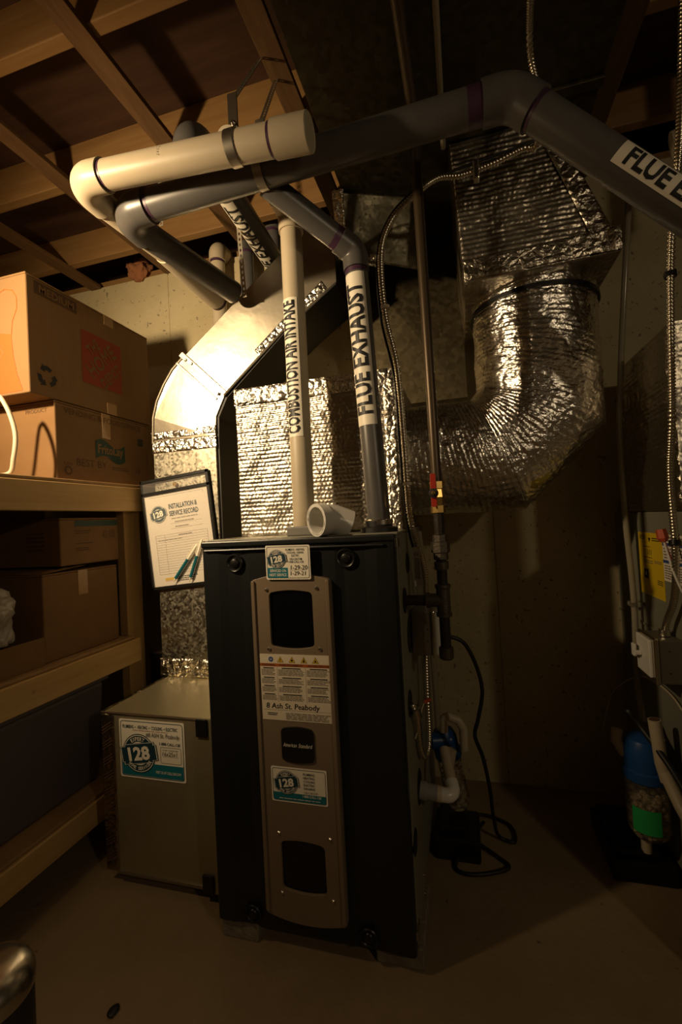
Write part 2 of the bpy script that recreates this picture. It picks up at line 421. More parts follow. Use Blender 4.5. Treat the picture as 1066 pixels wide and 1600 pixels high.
def wraptext(parent, s, o, d, n, R, v0, v1, length, base, mt, lab, name='pipe_label', margins=0.02):
    """label sleeve round a pipe with lettering bent to it"""
    o, d, n = V(o), V(d).normalized(), V(n).normalized(); n = (n - d*n.dot(d)).normalized(); b = n.cross(d)
    def at(u, v, k): t = v/R; return o + d*u + (n*math.cos(t) + b*math.sin(t))*(R+k)
    if base:
        bm = bmesh.new(); N = 14; rows = []
        for i in range(N+1):
            v = v0 + (v1-v0)*i/N; rows.append([bm.verts.new(at(u, v, k)) for u in (0, length) for k in (0.0006,)])
        for i in range(N): bm.faces.new((rows[i][0], rows[i][1], rows[i+1][1], rows[i+1][0]))
        par = obj(name, bm, base, parent, smooth=3, label=lab)
    else: par = parent
    vs, fs = text_tris(s, 0, 0.034); bm = bmesh.new()
    xs = [q[0] for q in vs]; ys = [q[1] for q in vs]; x0, x1, y0, y1 = min(xs), max(xs), min(ys), max(ys)
    lv0, lv1 = v0+(v1-v0)*0.12, v1-(v1-v0)*0.12
    q = [bm.verts.new((margins+(x-x0)/(x1-x0)*(length-2*margins), lv0+(y-y0)/(y1-y0)*(lv1-lv0), 0)) for x, y, z in vs]
    for f in fs: bm.faces.new([q[i] for i in f])
    for i in range(1, 9):
        y = lv0+(lv1-lv0)*i/9
        bmesh.ops.bisect_plane(bm, geom=bm.verts[:]+bm.edges[:]+bm.faces[:], plane_co=(0, y, 0), plane_no=(0, 1, 0))
    for v in bm.verts: v.co = at(v.co.x, v.co.y, 0.0012)
    obj('lettering', bm, mt, par, label=None)
    return par

# ================================================================== SETTING
def struct(name, bm, m, **k):
    o = obj(name, bm, m, **k); o['kind'] = 'structure'; return o
XL, XR, YF, YB = -1.55, 2.5, -2.3, 0.865
struct('floor', bx_((XL, YF, -0.1), (XR, YB+0.25, 0)), floor_m)
bm = bmesh.new()
seams = [XL, -0.682, 0.81, XR]
for a, b in zip(seams, seams[1:]): box(bm, (a+0.002, YB, 0), (b-0.002, YB+0.25, 2.41))
box(bm, (XL, YB+0.004, 0), (XR, YB+0.24, 2.40))
struct('wall_back', bm, concrete, bevel=0.003)
struct('wall_left', bx_((XL-0.2, YF, 0), (XL, YB+0.25, 2.41)), concrete)
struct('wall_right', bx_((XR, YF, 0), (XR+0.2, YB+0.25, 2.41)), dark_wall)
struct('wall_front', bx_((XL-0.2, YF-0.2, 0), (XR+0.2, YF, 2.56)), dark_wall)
ceil = struct('ceiling', bx_((XL-0.2, YF, 2.56), (XR+0.2, YB+0.45, 2.58)), ply)
struct('trim_1', bx_((XL-0.2, YB+0.02, 2.41), (XR+0.2, YB+0.16, 2.448)), joist_m, label=None)
struct('trim_2', bx_((XL-0.2, YB+0.21, 2.448), (XR+0.2, YB+0.25, 2.56)), ply)
j0 = None
for k in range(-4, 3):
    y = -0.15 + 0.406*k
    if j0 is None: j0 = obj('joist', bx_((XL-0.2, 0, 0), (XR+0.2, 0.038, 0.14)), joist_m, ceil, loc=(0, y, 2.42), bevel=0.003)
    else: inst(j0, 'joist', ceil, (0, y, 2.42))
s0 = None
for x in (-1.12, -0.66, -0.20, 0.255, 1.2, 1.66, 2.1):
    if s0 is None: s0 = obj('strapping_board', bx_((-0.032, -2.2, 0), (0.032, 0.86, 0.019)), strap_m, ceil, loc=(x, 0, 2.401), bevel=0.002)
    else: inst(s0, 'strapping_board', ceil, (x, 0, 2.401))
for o in [c for c in ceil.children if c.name.startswith('joist') or c.name.startswith('strapping')]: pass

# ================================================================== FURNACE
W, ZB, ZT = 0.533, 0.055, 1.066
fur = thing('furnace', 'tall black furnace with bronze centre strip and round pipes rising from its top', 'furnace', (W/2, 0.36, ZB))
bm = bmesh.new(); box(bm, (0.004, 0.03, ZB+0.004), (W, 0.72, ZT))
obj('cabinet', bm, sideg, fur, bevel=0.004)
# front door: profile with shallow flutes either side of the strip
bm = bmesh.new()
prof = [(0.0, 0.034), (0.0, 0.006), (0.004, 0.001), (0.010, 0.0), (0.050, 0.0), (0.075, 0.004), (0.115, 0.006), (0.140, 0.002), (0.150, 0.002),
        (0.367, 0.002), (0.378, 0.002), (0.400, 0.006), (0.455, 0.004), (0.485, 0.0), (0.520, 0.0), (0.527, 0.001), (0.531, 0.006), (0.531, 0.034)]
prism(bm, [(x, y) for x, y in prof], 'z', ZB, ZT-0.012)
obj('door', bm, black, fur, bevel=0.002)
obj('door_lip', bx_((0.0, -0.004, ZT-0.014), (0.531, 0.05, ZT+0.003)), black, fur, bevel=0.004)
bm = bmesh.new(); tube(bm, [(0.012, -0.004, ZT-0.022), (0.505, -0.004, ZT-0.022)], 0.0035, 8)
obj('door_bead', bm, black, fur, smooth=SM)
# bronze strip with two sight windows
wins = [barrel(0.2, 0.318, 0.795, 0.930, 0.007), barrel(0.2, 0.318, 0.180, 0.297, 0.007)]
bm = bmesh.new()
plate(bm, barrel(0.15, 0.367, 0.112, 0.962, 0.017, r=0.012, n=16), wins, -0.013, 0.004)
strip = obj('centre_strip', bm, bronze, fur, bevel=0.002)
bm = bmesh.new()
for x in (0.152, 0.355): prism(bm, rrect(x, x+0.010, 0.118, 0.962, 0.004), 'y', -0.018, -0.012)
obj('edge_bead', bm, bronze, strip, bevel=0.0015)
for wv in wins:
    bm = bmesh.new(); prism(bm, [(0.259+(x-0.259)*1.0, z) for x, z in wv], 'y', -0.006, 0.003)
    obj('sight_window', bm, glassd, fur, label='dark glossy sight window')
sc0 = None
for x, z in ((0.194, 0.939), (0.331, 0.942), (0.194, 0.787), (0.332, 0.79), (0.196, 0.319), (0.333, 0.32), (0.197, 0.169), (0.333, 0.17)):
    if sc0 is None: sc0 = obj('screw', lt([(0.0, 0.0045), (0.003, 0.004), (0.0048, 0.002), (0.0048, -0.001), (0, -0.001)][::-1], (0, 0, 0), (0, -1, 0), 12), steel, fur, smooth=SM, loc=(x, -0.013, z))
    else: inst(sc0, 'screw', fur, (x, -0.013, z))
k0 = None
for x, z in ((0.1, 1.009), (0.408, 1.014), (0.105, 0.088), (0.416, 0.085)):
    if k0 is None:
        k0 = obj('latch_knob', lt([(0, -0.002), (0.0235, -0.002), (0.0245, 0.002), (0.022, 0.0045), (0.019, 0.003), (0.0165, -0.0005), (0.0135, -0.0005), (0.012, 0.004), (0.009, 0.0055), (0, 0.006)], (0, 0, 0), (0, -1, 0), 32), blackp, fur, smooth=0.9, loc=(x, -0.001, z))
    else: inst(k0, 'latch_knob', fur, (x, -0.001, z))
bm = bmesh.new(); prism(bm, barrel(0.217, 0.304, 0.508, 0.586, 0.006, r=0.011), 'y', -0.0175, -0.012)
bdg = obj('badge', bm, blackp, fur, bevel=0.001)
p = Print((0.217, -0.0176, 0.505), (1, 0, 0), (0, 0, 1), [])
p.text('American', 0.005, 0.037, 0.042, 0.047, cream2, 1, shear=0.35); p.text('Standard', 0.046, 0.037, 0.084, 0.047, cream2, 1, shear=0.35); p.done(bdg)
def sticker(name, parent, o, u, v, wd, ht, m, label=None, r=0.004):
    o, u, v = V(o), V(u).normalized(), V(v).normalized(); n = u.cross(v)
    bm = bmesh.new(); q = rrect(0, wd, 0, ht, r)
    A = [bm.verts.new(o+u*a+v*b) for a, b in q]; B = [bm.verts.new(o+u*a+v*b+n*0.0008) for a, b in q]
    bm.faces.new(A); bm.faces.new(B[::-1])
    for i in range(len(q)): bm.faces.new((A[i], B[i], B[(i+1) % len(q)], A[(i+1) % len(q)]))
    st = obj(name, bm, m, parent, label=label)
    return st, Print(o+n*0.0008, u, v, [])
# service date sticker, top
st, p = sticker('service_sticker', fur, (0.199, -0.0182, 0.966), (1, 0, -0.01), (0, 0, 1), 0.121, 0.087, cream2, 'small white and teal service date sticker')
p.frame(rrect(0.004, 0.117, 0.004, 0.083, 0.004), 0.0012, navy); p.rect(0.005, 0.005, 0.060, 0.030, teal); 
seal(p, 0.031, 0.052, 0.024, small=False)
for s, a0, a1, b in (('PLUMBING - HEATING', 0.056, 0.106, 0.073), ('COOLING - DRAINS', 0.059, 0.104, 0.0655), ('ELECTRIC', 0.071, 0.092, 0.058), ('CALL128.COM', 0.066, 0.099, 0.049), ('1-888-CALL-128', 0.062, 0.103, 0.042)):
    p.text(s, a0, b, a1, b+0.0055, navy, 2, offset=0.01)
p.text('SERVICED ON', 0.011, 0.019, 0.055, 0.026, cream2, 2, offset=0.01); p.text('NEXT SERVICE', 0.009, 0.0085, 0.056, 0.0155, cream2, 2, offset=0.01)
p.text('1-29-20', 0.068, 0.025, 0.113, 0.036, ink, 2, shear=0.1); p.text('1-29-21', 0.067, 0.011, 0.108, 0.021, ink, 2, shear=0.1)
p.line((0.065, 0.0235, 0), (0.11, 0.0235, 0), 0.0006, inkgrey); p.done(st)
# warning label
st, p = sticker('warning_label', fur, (0.1675, -0.0135, 0.606), (1, 0, 0.0), (-0.005, 0, 1), 0.193, 0.168, cream, 'cream warning label with an orange band', r=0.001)
p.rect(0, 0.137, 0.193, 0.1445, orange_b); p.disc(0.031, 0.155, 0.0065, blue_i); p.text('SI', 0.028, 0.153, 0.034, 0.157, cream2, 2)
for x in (0.057, 0.089, 0.121, 0.152):
    p.poly(((x-0.009, 0.1475), (x+0.009, 0.1475), (x, 0.163)), ink, 1); p.poly(((x-0.0078, 0.1482), (x+0.0078, 0.1482), (x, 0.1617)), yellow_i, 2)
p.text('!', 0.056, 0.150, 0.058, 0.158, ink, 3, offset=0.03); p.disc(0.089, 0.1535, 0.0028, ink, 3); p.poly(((0.118, 0.15), (0.124, 0.15), (0.1215, 0.159)), ink, 3); p.poly(((0.149, 0.15), (0.155, 0.151), (0.152, 0.157)), ink, 3)
for s, a0, a1 in (('WARNING', 0.005, 0.042), ('AVERTISSEMENT', 0.053, 0.118), ('ADVERTENCIA', 0.130, 0.188)): p.text(s, a0, 0.1385, a1, 0.1432, brown_i, 2, offset=0.02)
for x in (0.047, 0.124): p.line((x, 0.046, 0), (x, 0.137, 0), 0.0005, inkgrey)
for a0, a1 in ((0.003, 0.044), (0.050, 0.121), (0.127, 0.190)):
    b = 0.134
    for nl in (5, 4, 4, 4):
        m_ = (a0+a1)/2; wv = (a1-a0)*0.36; p.rect(m_-wv, b-0.0022, m_+wv, b, ink, 2); b -= 0.0034
        para(p, a0, b-nl*0.0033, a1, b, nl, l=2, duty=0.42, jag=0.25); b -= nl*0.0033+0.0045
p.text('8 Ash St. Peabody', 0.012, 0.026, 0.157, 0.044, ink, 2, shear=0.12, offset=0.004)
p.line((0.005, 0.0265, 0), (0.19, 0.0265, 0), 0.0005, inkgrey)
para(p, 0.015, 0.012, 0.043, 0.02, 2, ink); para(p, 0.065, 0.003, 0.185, 0.021, 5, jag=0.1); p.done(st)
# contractor's sticker, lower
st, p = sticker('contractor_sticker', fur, (0.183, -0.0135, 0.400), (1, 0, 0.0), (0, 0, 1), 0.150, 0.088, cream2, 'white and teal contractor sticker below the badge')
p.frame(rrect(0.004, 0.146, 0.004, 0.084, 0.005), 0.0012, navy); p.rect(0.005, 0.005, 0.145, 0.024, teal); seal(p, 0.042, 0.050, 0.030)
for i, s in enumerate(('PLUMBING', 'HEATING', 'COOLING', 'ELECTRIC', 'DRAINS')): p.text(s, 0.088, 0.0715-i*0.0088, 0.118, 0.0775-i*0.0088, navy, 2, offset=0.01)
p.text('CALL128.COM', 0.088, 0.0265, 0.124, 0.0315, navy, 2); p.text('1-888-CALL-128', 0.084, 0.0165, 0.133, 0.0225, cream2, 2, offset=0.015)
para(p, 0.02, 0.008, 0.131, 0.0115, 1, cream2, jag=0.02); p.done(st)
# side fittings
for y, z, r in ((0.2, 0.977, 0.028), (0.106, 0.889, 0.033), (0.175, 0.783, 0.05), (0.1, 0.621, 0.034), (0.2, 0.348, 0.045), (0.06, 0.291, 0.03)):
    obj('grommet', lt([(0, -0.003), (r, -0.003), (r*1.02, 0.002), (r*0.86, 0.0035), (r*0.8, 0.001), (0, 0.0005)], (W, y, z), (1, 0, 0), 24), rubber, fur, smooth=SM)
for z in (1.035, 0.09): obj('door_bracket', bx_((W-0.02, 0.008, z), (W+0.004, 0.05, z+0.022)), zinc, fur, bevel=0.0015)
for z in (0.06, 0.11): obj('side_screw', lt([(0.005, -0.002), (0.005, 0.003), (0.002, 0.006), (0, 0.006)], (W, 0.19, z), (1, 0, 0), 10), steel, fur, smooth=SM)
obj('top_plate', bx_((0.002, 0.03, ZT), (W+0.002, 0.72, ZT+0.006)), sideg, fur, bevel=0.002)
obj('pipe_collar', lt([(0.05, 0), (0.05, 0.012), (0.036, 0.016), (0.036, 0.03), (0.031, 0.032)], (0.477, 0.1, ZT+0.006), seg=28), rubber, fur, smooth=SM)
obj('intake_collar', bx_((0.226, 0.062, ZT+0.006), (0.314, 0.14, ZT+0.032)), mat('collar_grey', (0.2, 0.19, 0.17), 0.5), fur, bevel=0.004)
# supporting blocks
for i, (x0, x1, y0, lab) in enumerate(((0.005, 0.110, 0.012, 'rough concrete block under the left front corner of the black furnace'), (0.425, 0.545, 0.03, 'rough concrete block under the right front corner of the black furnace'))):
    o = obj('concrete_block', bx_((x0, y0, 0), (x1, y0+0.2, ZB)), block_m, bevel=0.004); tag(o, lab, 'block', 'blocks under the furnace')

# ================================================================== SUPPLY PLENUM, foil bubble wrap
def bub(amp=0.0016, px=0.0125, ax='x'):
    def f(s, t, p):
        h = p.x if ax == 'x' else p.y
        row = math.floor(p.z/px); ph = (row % 2)*0.5
        a = math.sin(math.pi*(h/px+ph))**2*math.sin(math.pi*p.z/px)**2
        crease = 0.9*abs(math.sin(math.pi*p.z/(px*1.0)))
        return amp*(a+0.8*crease) + 0.004*noise.noise(V((p.x*14, p.y*14, p.z*7))) + 0.0025*noise.noise(p*35)
    return f
ple = thing('supply_plenum', 'square plenum wrapped in silver foil bubble insulation on top of the black furnace', 'duct', (0.27, 0.45, ZT+0.006))
bm = bmesh.new()
x0, x1, y0, y1, z0, z1 = 0.012, 0.525, 0.21, 0.70, ZT+0.007, 1.54
grid(bm, (x0, y0, z0), (x1-x0, 0, 0), (0, 0, z1-z0), 170, 160, bub())
grid(bm, (x1, y0, z0), (0, y1-y0, 0), (0, 0, z1-z0), 60, 80, bub(ax='y'))
grid(bm, (x0, y1, z0), (0, y0-y1, 0), (0, 0, z1-z0), 40, 80, bub(ax='y'))
grid(bm, (x1, y1, z0), (x0-x1, 0, 0), (0, 0, z1-z0), 10, 10, bub())
grid(bm, (x0, y0, z1), (x1-x0, 0, 0), (0, y1-y0, 0), 20, 20, lambda s, t, p: 0.003*noise.noise(p*12))
grid(bm, (x0, y1, z0), (x1-x0, 0, 0), (0, y0-y1, 0), 2, 2, lambda s, t, p: 0)
bmesh.ops.remove_doubles(bm, verts=bm.verts, dist=0.0002)
obj('insulation_wrap', bm, foil, ple, smooth=3)
def crinkle_strip(o, u, v, nu, nv, a=0.003, fr=55):
    bm = bmesh.new(); grid(bm, o, u, v, nu, nv, lambda s, t, p: 0.0025 + a*noise.noise(p*fr) + a*0.6*abs(noise.noise(p*fr*2.3))); return bm
obj('corner_tape', crinkle_strip((x0-0.002, y0-0.005, z1-0.05), (x1-x0+0.004, 0, 0), (0, 0, 0.052), 70, 8), tape, ple, smooth=3)
obj('corner_tape', crinkle_strip((x1-0.035, y0-0.005, z0), (0.037, 0, 0), (0, 0, z1-z0), 8, 70), tape, ple, smooth=3)

# ================================================================== ROUND WRAPPED DUCT and BOOT
rd = thing('round_duct', 'fat round duct wrapped in crinkled silver foil, bending up beside the furnace plenum', 'duct', (0.72, 0.48, 1.125))
RR = 0.185; yc = 0.48; zc = 1.297
def dens(a, b, step):
    a, b = V(a), V(b); n = max(2, int((b-a).length/step)); return [a+(b-a)*i/n for i in range(n+1)]
def dd(amp, ridge, per):
    def f(p, o, i, t):
        q = V((p.x*20, p.y*20, p.z*20))
        return o*(amp*noise.noise(q) + amp*0.7*noise.noise(q*2.7) + (ridge if i % per == 0 else 0)*(0.6+0.8*abs(noise.noise(q*0.4))))
    return f
# one mitred path cut in three gores
A, B, Cc, D = V((0.527, yc, zc)), V((0.812, yc, zc)), V((0.945, yc, zc+0.133)), V((0.945, yc, 1.79))
bis1 = (V((1, 0, 0))+V((1, 0, 1)).normalized()).normalized(); bis2 = (V((1, 0, 1)).normalized()+V((0, 0, 1))).normalized()
def gore(p, q, np_, nq, amp, ridge, per, step=0.0035, seg=88):
    """cylinder from p to q whose ends are cut by planes with normals np_, nq"""
    d = (q-p).normalized(); a, b = frame_of(d); bm = bmesh.new(); n = max(4, int((q-p).length/step)); rings = []
    f = dd(amp, ridge, per)
    for i in range(n+1):
        rg = []
        for k in range(seg):
            t = 2*math.pi*k/seg; o = a*math.cos(t)+b*math.sin(t)
            s0 = -(o*RR).dot(np_)/d.dot(np_); s1 = (q-p).length - (o*RR).dot(nq)/d.dot(nq)
            pt = p + o*RR + d*(s0+(s1-s0)*i/n)
            rg.append(bm.verts.new(pt + f(pt, o, i, t)))
        rings.append(rg)
    for i in range(n):
        for k in range(seg): bm.faces.new((rings[i][k], rings[i][(k+1) % seg], rings[i+1][(k+1) % seg], rings[i+1][k]))
    bm.faces.new(rings[0]); bm.faces.new(rings[-1])
    return bm
obj('horizontal_run', gore(A, B, V((1, 0, 0)), bis1, 0.0028, -0.0022, 4), foil_c, rd, smooth=3)
obj('elbow_gore', gore(B, Cc, bis1, bis2, 0.0035, -0.0028, 4), foil_c, rd, smooth=3)
obj('vertical_run', gore(Cc, D, bis2, V((0, 0, 1)), 0.0042, -0.0016, 4), foil_c, rd, smooth=3)
bm = bmesh.new(); lathe(bm, [(RR+0.002, 0), (RR+0.008, 0.0), (RR+0.008, 0.012), (RR+0.002, 0.012)], (0.945, yc, 1.742), seg=64)
obj('duct_strap', bm, blackp, rd, smooth=SM)
bm = bmesh.new()
for k in range(26):
    t = -0.25+0.5*k/25
lump = []
for k in range(10):
    a = k/9; c = V((0.85+0.10*a, 0.372+0.012*a, 1.181+0.03*a)); lump.append(c)
tube(bm, lump, [0.008, 0.014, 0.018, 0.02, 0.02, 0.022, 0.02, 0.018, 0.014, 0.006], 14, disp=lambda p, o, i, t: o*0.007*noise.noise(p*70))
obj('exposed_insulation', bm, fibre, rd, smooth=3, label='yellow insulation showing at the torn wrap')
bm = bmesh.new(); ring = [(0.945+(RR+0.004)*math.cos(t), 0, zc) for t in (0, 1)]
boot = thing('duct_boot', 'foil wrapped rectangular boot hanging under the ceiling trunk above the round duct', 'duct', (0.95, 0.5, 1.86))
# frustum: top at z 2.2, wider at the foot
T = [V((0.715, 0.27, 2.196)), V((0.985, 0.27, 2.196)), V((0.985, 0.70, 2.196)), V((0.715, 0.70, 2.196))]
Bt = [V((0.737, 0.255, 1.772)), V((1.138, 0.255, 1.784)), V((1.138, 0.70, 1.784)), V((0.737, 0.70, 1.772))]
def rows(amp=0.0028, px=0.0145):
    def f(s, t, p): return amp*abs(math.sin(math.pi*p.z/px)) + 0.006*noise.noise(p*9) + 0.003*noise.noise(p*40)
    return f
def quadgrid(bm, a, b, c, d, nu, nv, f):
    vs = []; n = (b-a).cross(d-a).normalized()
    for j in range(nv+1):
        r_ = []
        for i in range(nu+1):
            s, t = i/nu, j/nv; q = (a*(1-s)+b*s)*(1-t)+(d*(1-s)+c*s)*t
            r_.append(bm.verts.new(q + n*(f(s, t, q) if min(i, j, nu-i, nv-j) else 0)))
        vs.append(r_)
    for j in range(nv):
        for i in range(nu): bm.faces.new((vs[j][i], vs[j][i+1], vs[j+1][i+1], vs[j+1][i]))
bm = bmesh.new()
for i in range(4):
    k = (i+1) % 4; quadgrid(bm, Bt[i], Bt[k], T[k], T[i], 90 if i == 0 else 40, 130 if i == 0 else 60, rows())
quadgrid(bm, Bt[0], Bt[1], Bt[2], Bt[3], 30, 30, lambda s, t, p: 0.004*noise.noise(p*20)); quadgrid(bm, T[0], T[1], T[2], T[3], 2, 2, lambda s, t, p: 0)
bmesh.ops.remove_doubles(bm, verts=bm.verts, dist=0.0002)
obj('insulation_wrap', bm, foil, boot, smooth=3)
obj('seam_tape', crinkle_strip((0.735, 0.249, 1.775), (0.404, 0, 0.012), (0, 0.001, 0.06), 60, 10, 0.004, 45), tape, boot, smooth=3)
bm = bmesh.new(); quadgrid(bm, V((1.085, 0.249, 1.784)), V((1.14, 0.249, 1.784)), V((0.987, 0.262, 2.193)), V((0.94, 0.262, 2.193)), 10, 50, lambda s, t, p: 0.003+0.004*noise.noise(p*40))
obj('seam_tape', bm, tape, boot, smooth=3)

# ================================================================== CEILING TRUNK
tr = thing('ceiling_trunk', 'wide dark sheet-metal trunk duct running under the ceiling above the pipes', 'duct', (0.73, 0, 2.2))
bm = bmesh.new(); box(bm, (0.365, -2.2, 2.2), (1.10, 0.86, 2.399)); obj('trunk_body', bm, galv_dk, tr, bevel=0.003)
for y in (-0.95, 0.18): obj('drive_cleat', bx_((0.362, y, 2.190), (1.103, y+0.03, 2.2)), galv_dk, tr, bevel=0.002)
dr = thing('trunk_drop', 'dull galvanized drop duct behind the vertical pipes, creased across its face', 'duct', (0.5, 0.7, 1.56))
bm = bmesh.new()
x0, x1, y0, y1, z0, z1 = 0.30, 0.735, 0.715, 0.86, 1.56, 2.2
vs = [V((x0, y0, z0)), V((x1, y0, z0)), V((x1, y0, z1)), V((x0, y0, z1))]; cen = bm.verts.new(((x0+x1)/2, y0-0.012, (z0+z1)/2))
F = [bm.verts.new(v) for v in vs]; G = [bm.verts.new((v.x, y1, v.z)) for v in vs]
for i in range(4):
    bm.faces.new((F[i], F[(i+1) % 4], cen)); bm.faces.new((F[i], G[i], G[(i+1) % 4], F[(i+1) % 4]))
bm.faces.new(G[::-1])
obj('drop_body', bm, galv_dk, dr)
bm = bmesh.new(); quadgrid(bm, V((0.335, 0.43, 2.03)), V((0.62, 0.52, 1.97)), V((0.62, 0.46, 2.199)), V((0.345, 0.34, 2.199)), 24, 24, lambda s, t, p: 0.006*noise.noise(p*12))
g = bmesh.ops.extrude_face_region(bm, geom=bm.faces[:]); bmesh.ops.translate(bm, verts=[v for v in g['geom'] if isinstance(v, bmesh.types.BMVert)], vec=(0, 0.01, 0.006))
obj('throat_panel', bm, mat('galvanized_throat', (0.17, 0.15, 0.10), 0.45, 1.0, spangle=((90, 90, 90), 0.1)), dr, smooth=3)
bm = bmesh.new(); quadgrid(bm, V((0.325, 0.425, 2.02)), V((0.47, 0.47, 1.985)), V((0.455, 0.46, 2.03)), V((0.335, 0.425, 2.075)), 40, 14, lambda s, t, p: 0.004+0.006*noise.noise(p*45))
obj('seam_tape', bm, tape, dr, smooth=3)
bm = bmesh.new(); quadgrid(bm, V((0.325, 0.42, 2.02)), V((0.355, 0.42, 2.02)), V((0.375, 0.33, 2.195)), V((0.335, 0.33, 2.195)), 10, 40, lambda s, t, p: 0.004+0.006*noise.noise(p*45))
obj('seam_tape', bm, tape, dr, smooth=3)

# ================================================================== RETURN DUCT (riser, elbow, sloping offset)
rt_ = thing('return_duct', 'bright galvanized return duct rising beside the shelf then sloping up over the furnace', 'duct', (-0.34, 0.56, 0.54))
ya, yb2 = 0.43, 0.69
def slab(poly, y0=ya, y1=yb2):
    bm = bmesh.new(); prism(bm, poly, 'y', y0, y1); return bm
obj('riser', slab([(-0.476, 0.536), (-0.198, 0.536), (-0.196, 1.45), (-0.474, 1.45)]), galv_sp, rt_, bevel=0.002)
obj('elbow', slab([(-0.474, 1.45), (-0.196, 1.45), (-0.191, 1.53), (-0.151, 1.605), (-0.31, 1.768), (-0.36, 1.725), (-0.40, 1.672), (-0.435, 1.612), (-0.458, 1.55)]), galv, rt_, bevel=0.002)
obj('sloping_offset', slab([(-0.31, 1.768), (-0.151, 1.605), (0.12, 1.833), (0.305, 1.955), (0.305, 2.195), (0.23, 2.193), (0.083, 2.076)]), galv, rt_, bevel=0.002)
bm = bmesh.new()
prism(bm, [(-0.325, 1.772), (-0.152, 1.600), (-0.138, 1.614), (-0.308, 1.786)], 'y', ya-0.008, ya)
prism(bm, [(-0.342, 1.745), (-0.186, 1.590), (-0.180, 1.596), (-0.336, 1.751)], 'y', ya-0.006, ya)
obj('slip_joint', bm, zinc, rt_, bevel=0.0015)
for a, b in (((-0.152, 1.604), (0.12, 1.832)), ((0.12, 1.832), (0.3, 1.95))):
    obj('edge_seam', tb([(a[0], ya-0.004, a[1]), (b[0], ya-0.004, b[1])], 0.005, 8), galv, rt_, smooth=SM)
obj('edge_seam', tb([(-0.474, ya-0.002, 1.45), (-0.458, ya-0.002, 1.55), (-0.435, ya-0.002, 1.612), (-0.40, ya-0.002, 1.672), (-0.36, ya-0.002, 1.725), (-0.31, ya-0.002, 1.768)], 0.0045, 8), galv, rt_, smooth=SM)
obj('foil_tape', crinkle_strip((-0.478, ya-0.001, 1.41), (0.284, 0, 0), (0, 0, 0.048), 60, 12, 0.004, 60), tape, rt_, smooth=3)
obj('foil_tape', crinkle_strip((-0.478, ya-0.001, 1.462), (0.284, 0, 0.004), (0, 0, 0.03), 60, 8, 0.003, 60), tape, rt_, smooth=3)
obj('foil_tape', crinkle_strip((-0.484, ya-0.001, 0.536), (0.292, 0, 0), (0, 0, 0.07), 60, 14, 0.006, 50), tape, rt_, smooth=3)
obj('foil_tape', crinkle_strip((0.0, ya-0.001, 1.728), (0.15, 0, 0.125), (-0.02, 0, 0.03), 40, 8, 0.004, 60), tape, rt_, smooth=3)
obj('foil_tape', crinkle_strip((0.17, ya-0.001, 1.862), (0.10, 0, 0.08), (-0.02, 0, 0.03), 30, 8, 0.004, 60), tape, rt_, smooth=3)
for x, z in ((-0.295, 1.752), (-0.272, 1.735), (-0.175, 1.612)):
    obj('sheet_screw', lt([(0.006, -0.001), (0.006, 0.003), (0.003, 0.006), (0, 0.006)], (x, ya-0.006, z), (0, -1, 0), 10), steel, rt_, smooth=SM)

for ch in rt_.children:            # sheet above the riser tilted out of plane to bring the highlight onto the elbow
    for v in ch.data.vertices:
        k = min(1, max(0, (v.co.z-1.45)/0.12)); v.co.y += k*(0.075*(v.co.x+0.33) - 0.05*(v.co.z-1.45))
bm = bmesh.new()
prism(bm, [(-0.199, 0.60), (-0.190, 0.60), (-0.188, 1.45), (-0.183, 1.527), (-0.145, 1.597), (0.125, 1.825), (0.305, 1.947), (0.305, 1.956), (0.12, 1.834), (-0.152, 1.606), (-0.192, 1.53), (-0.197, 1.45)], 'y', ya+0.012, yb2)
obj('shade_liner', bm, rubber, rt_, label='black lining standing in for shade on the side and underside of the duct')  # black wrap sheet, added to put shade on the side and underside
# ================================================================== FILTER CABINET
fc = thing('filter_cabinet', 'low galvanized filter box at the left foot of the black furnace with a contractor sticker', 'cabinet', (-0.23, 0.4, 0.04))
fx0, fx1, fy0, fy1, fz0, fz1 = -0.455, -0.108, 0.10, 0.70, 0.042, 0.535
bm = bmesh.new()
box(bm, (fx0, fy0, fz0), (fx1, fy1, fz1))
obj('return_boot', bm, mat('galv_box', (0.42, 0.37, 0.235), 0.36, 0.6, vary=((4, 4, 4), (0.3, 0.7), (0.36, 0.31, 0.19)), bump=[('noise', (4, 4, 4), 0.006)]), fc, bevel=0.003)
obj('filter_rack', bx_((fx1, fy0-0.006, fz0-0.012), (-0.001, fy1, fz1+0.008)), MATS['galv_box'], fc, bevel=0.003)
obj('bottom_flange', bx_((fx0+0.04, fy0-0.004, fz0-0.006), (fx1, fy0+0.1, fz0+0.004)), zinc, fc, bevel=0.001)
for z in (0.49, 0.034): obj('latch_pad', bx_((-0.104, fy0-0.014, z), (-0.068, fy0-0.006, z+0.052)), blackp, fc, bevel=0.002)
cm = crinkle_strip((fx0-0.002, fy0-0.001, fz0), (0.05, 0, 0), (0, 0, fz1-fz0), 12, 90, 0.003, 45)
ct = obj('corner_tape', cm, mat('foil_tape_dark', (0.36, 0.29, 0.19), 0.3, 1.0, bump=[('crinkle', (40, 40, 40), 0.006)]), fc, smooth=3)
p = Print((fx0, fy0-0.007, fz0), (1, 0, 0), (0, 0, 1), [])
for i in range(9):
    z = 0.03+i*0.05
    for j in range(3): p.line((0.006, z+j*0.009, 0), (0.043, z+0.022+j*0.009, 0), 0.003, brown_i)
p.done(ct)
bm = bmesh.new(); tube(bm, [(fx0, fy0, fz1+0.001), (-0.03, fy0, fz1+0.001)], 0.004, 8)
obj('top_rolled_edge', bm, steel, fc, smooth=SM)
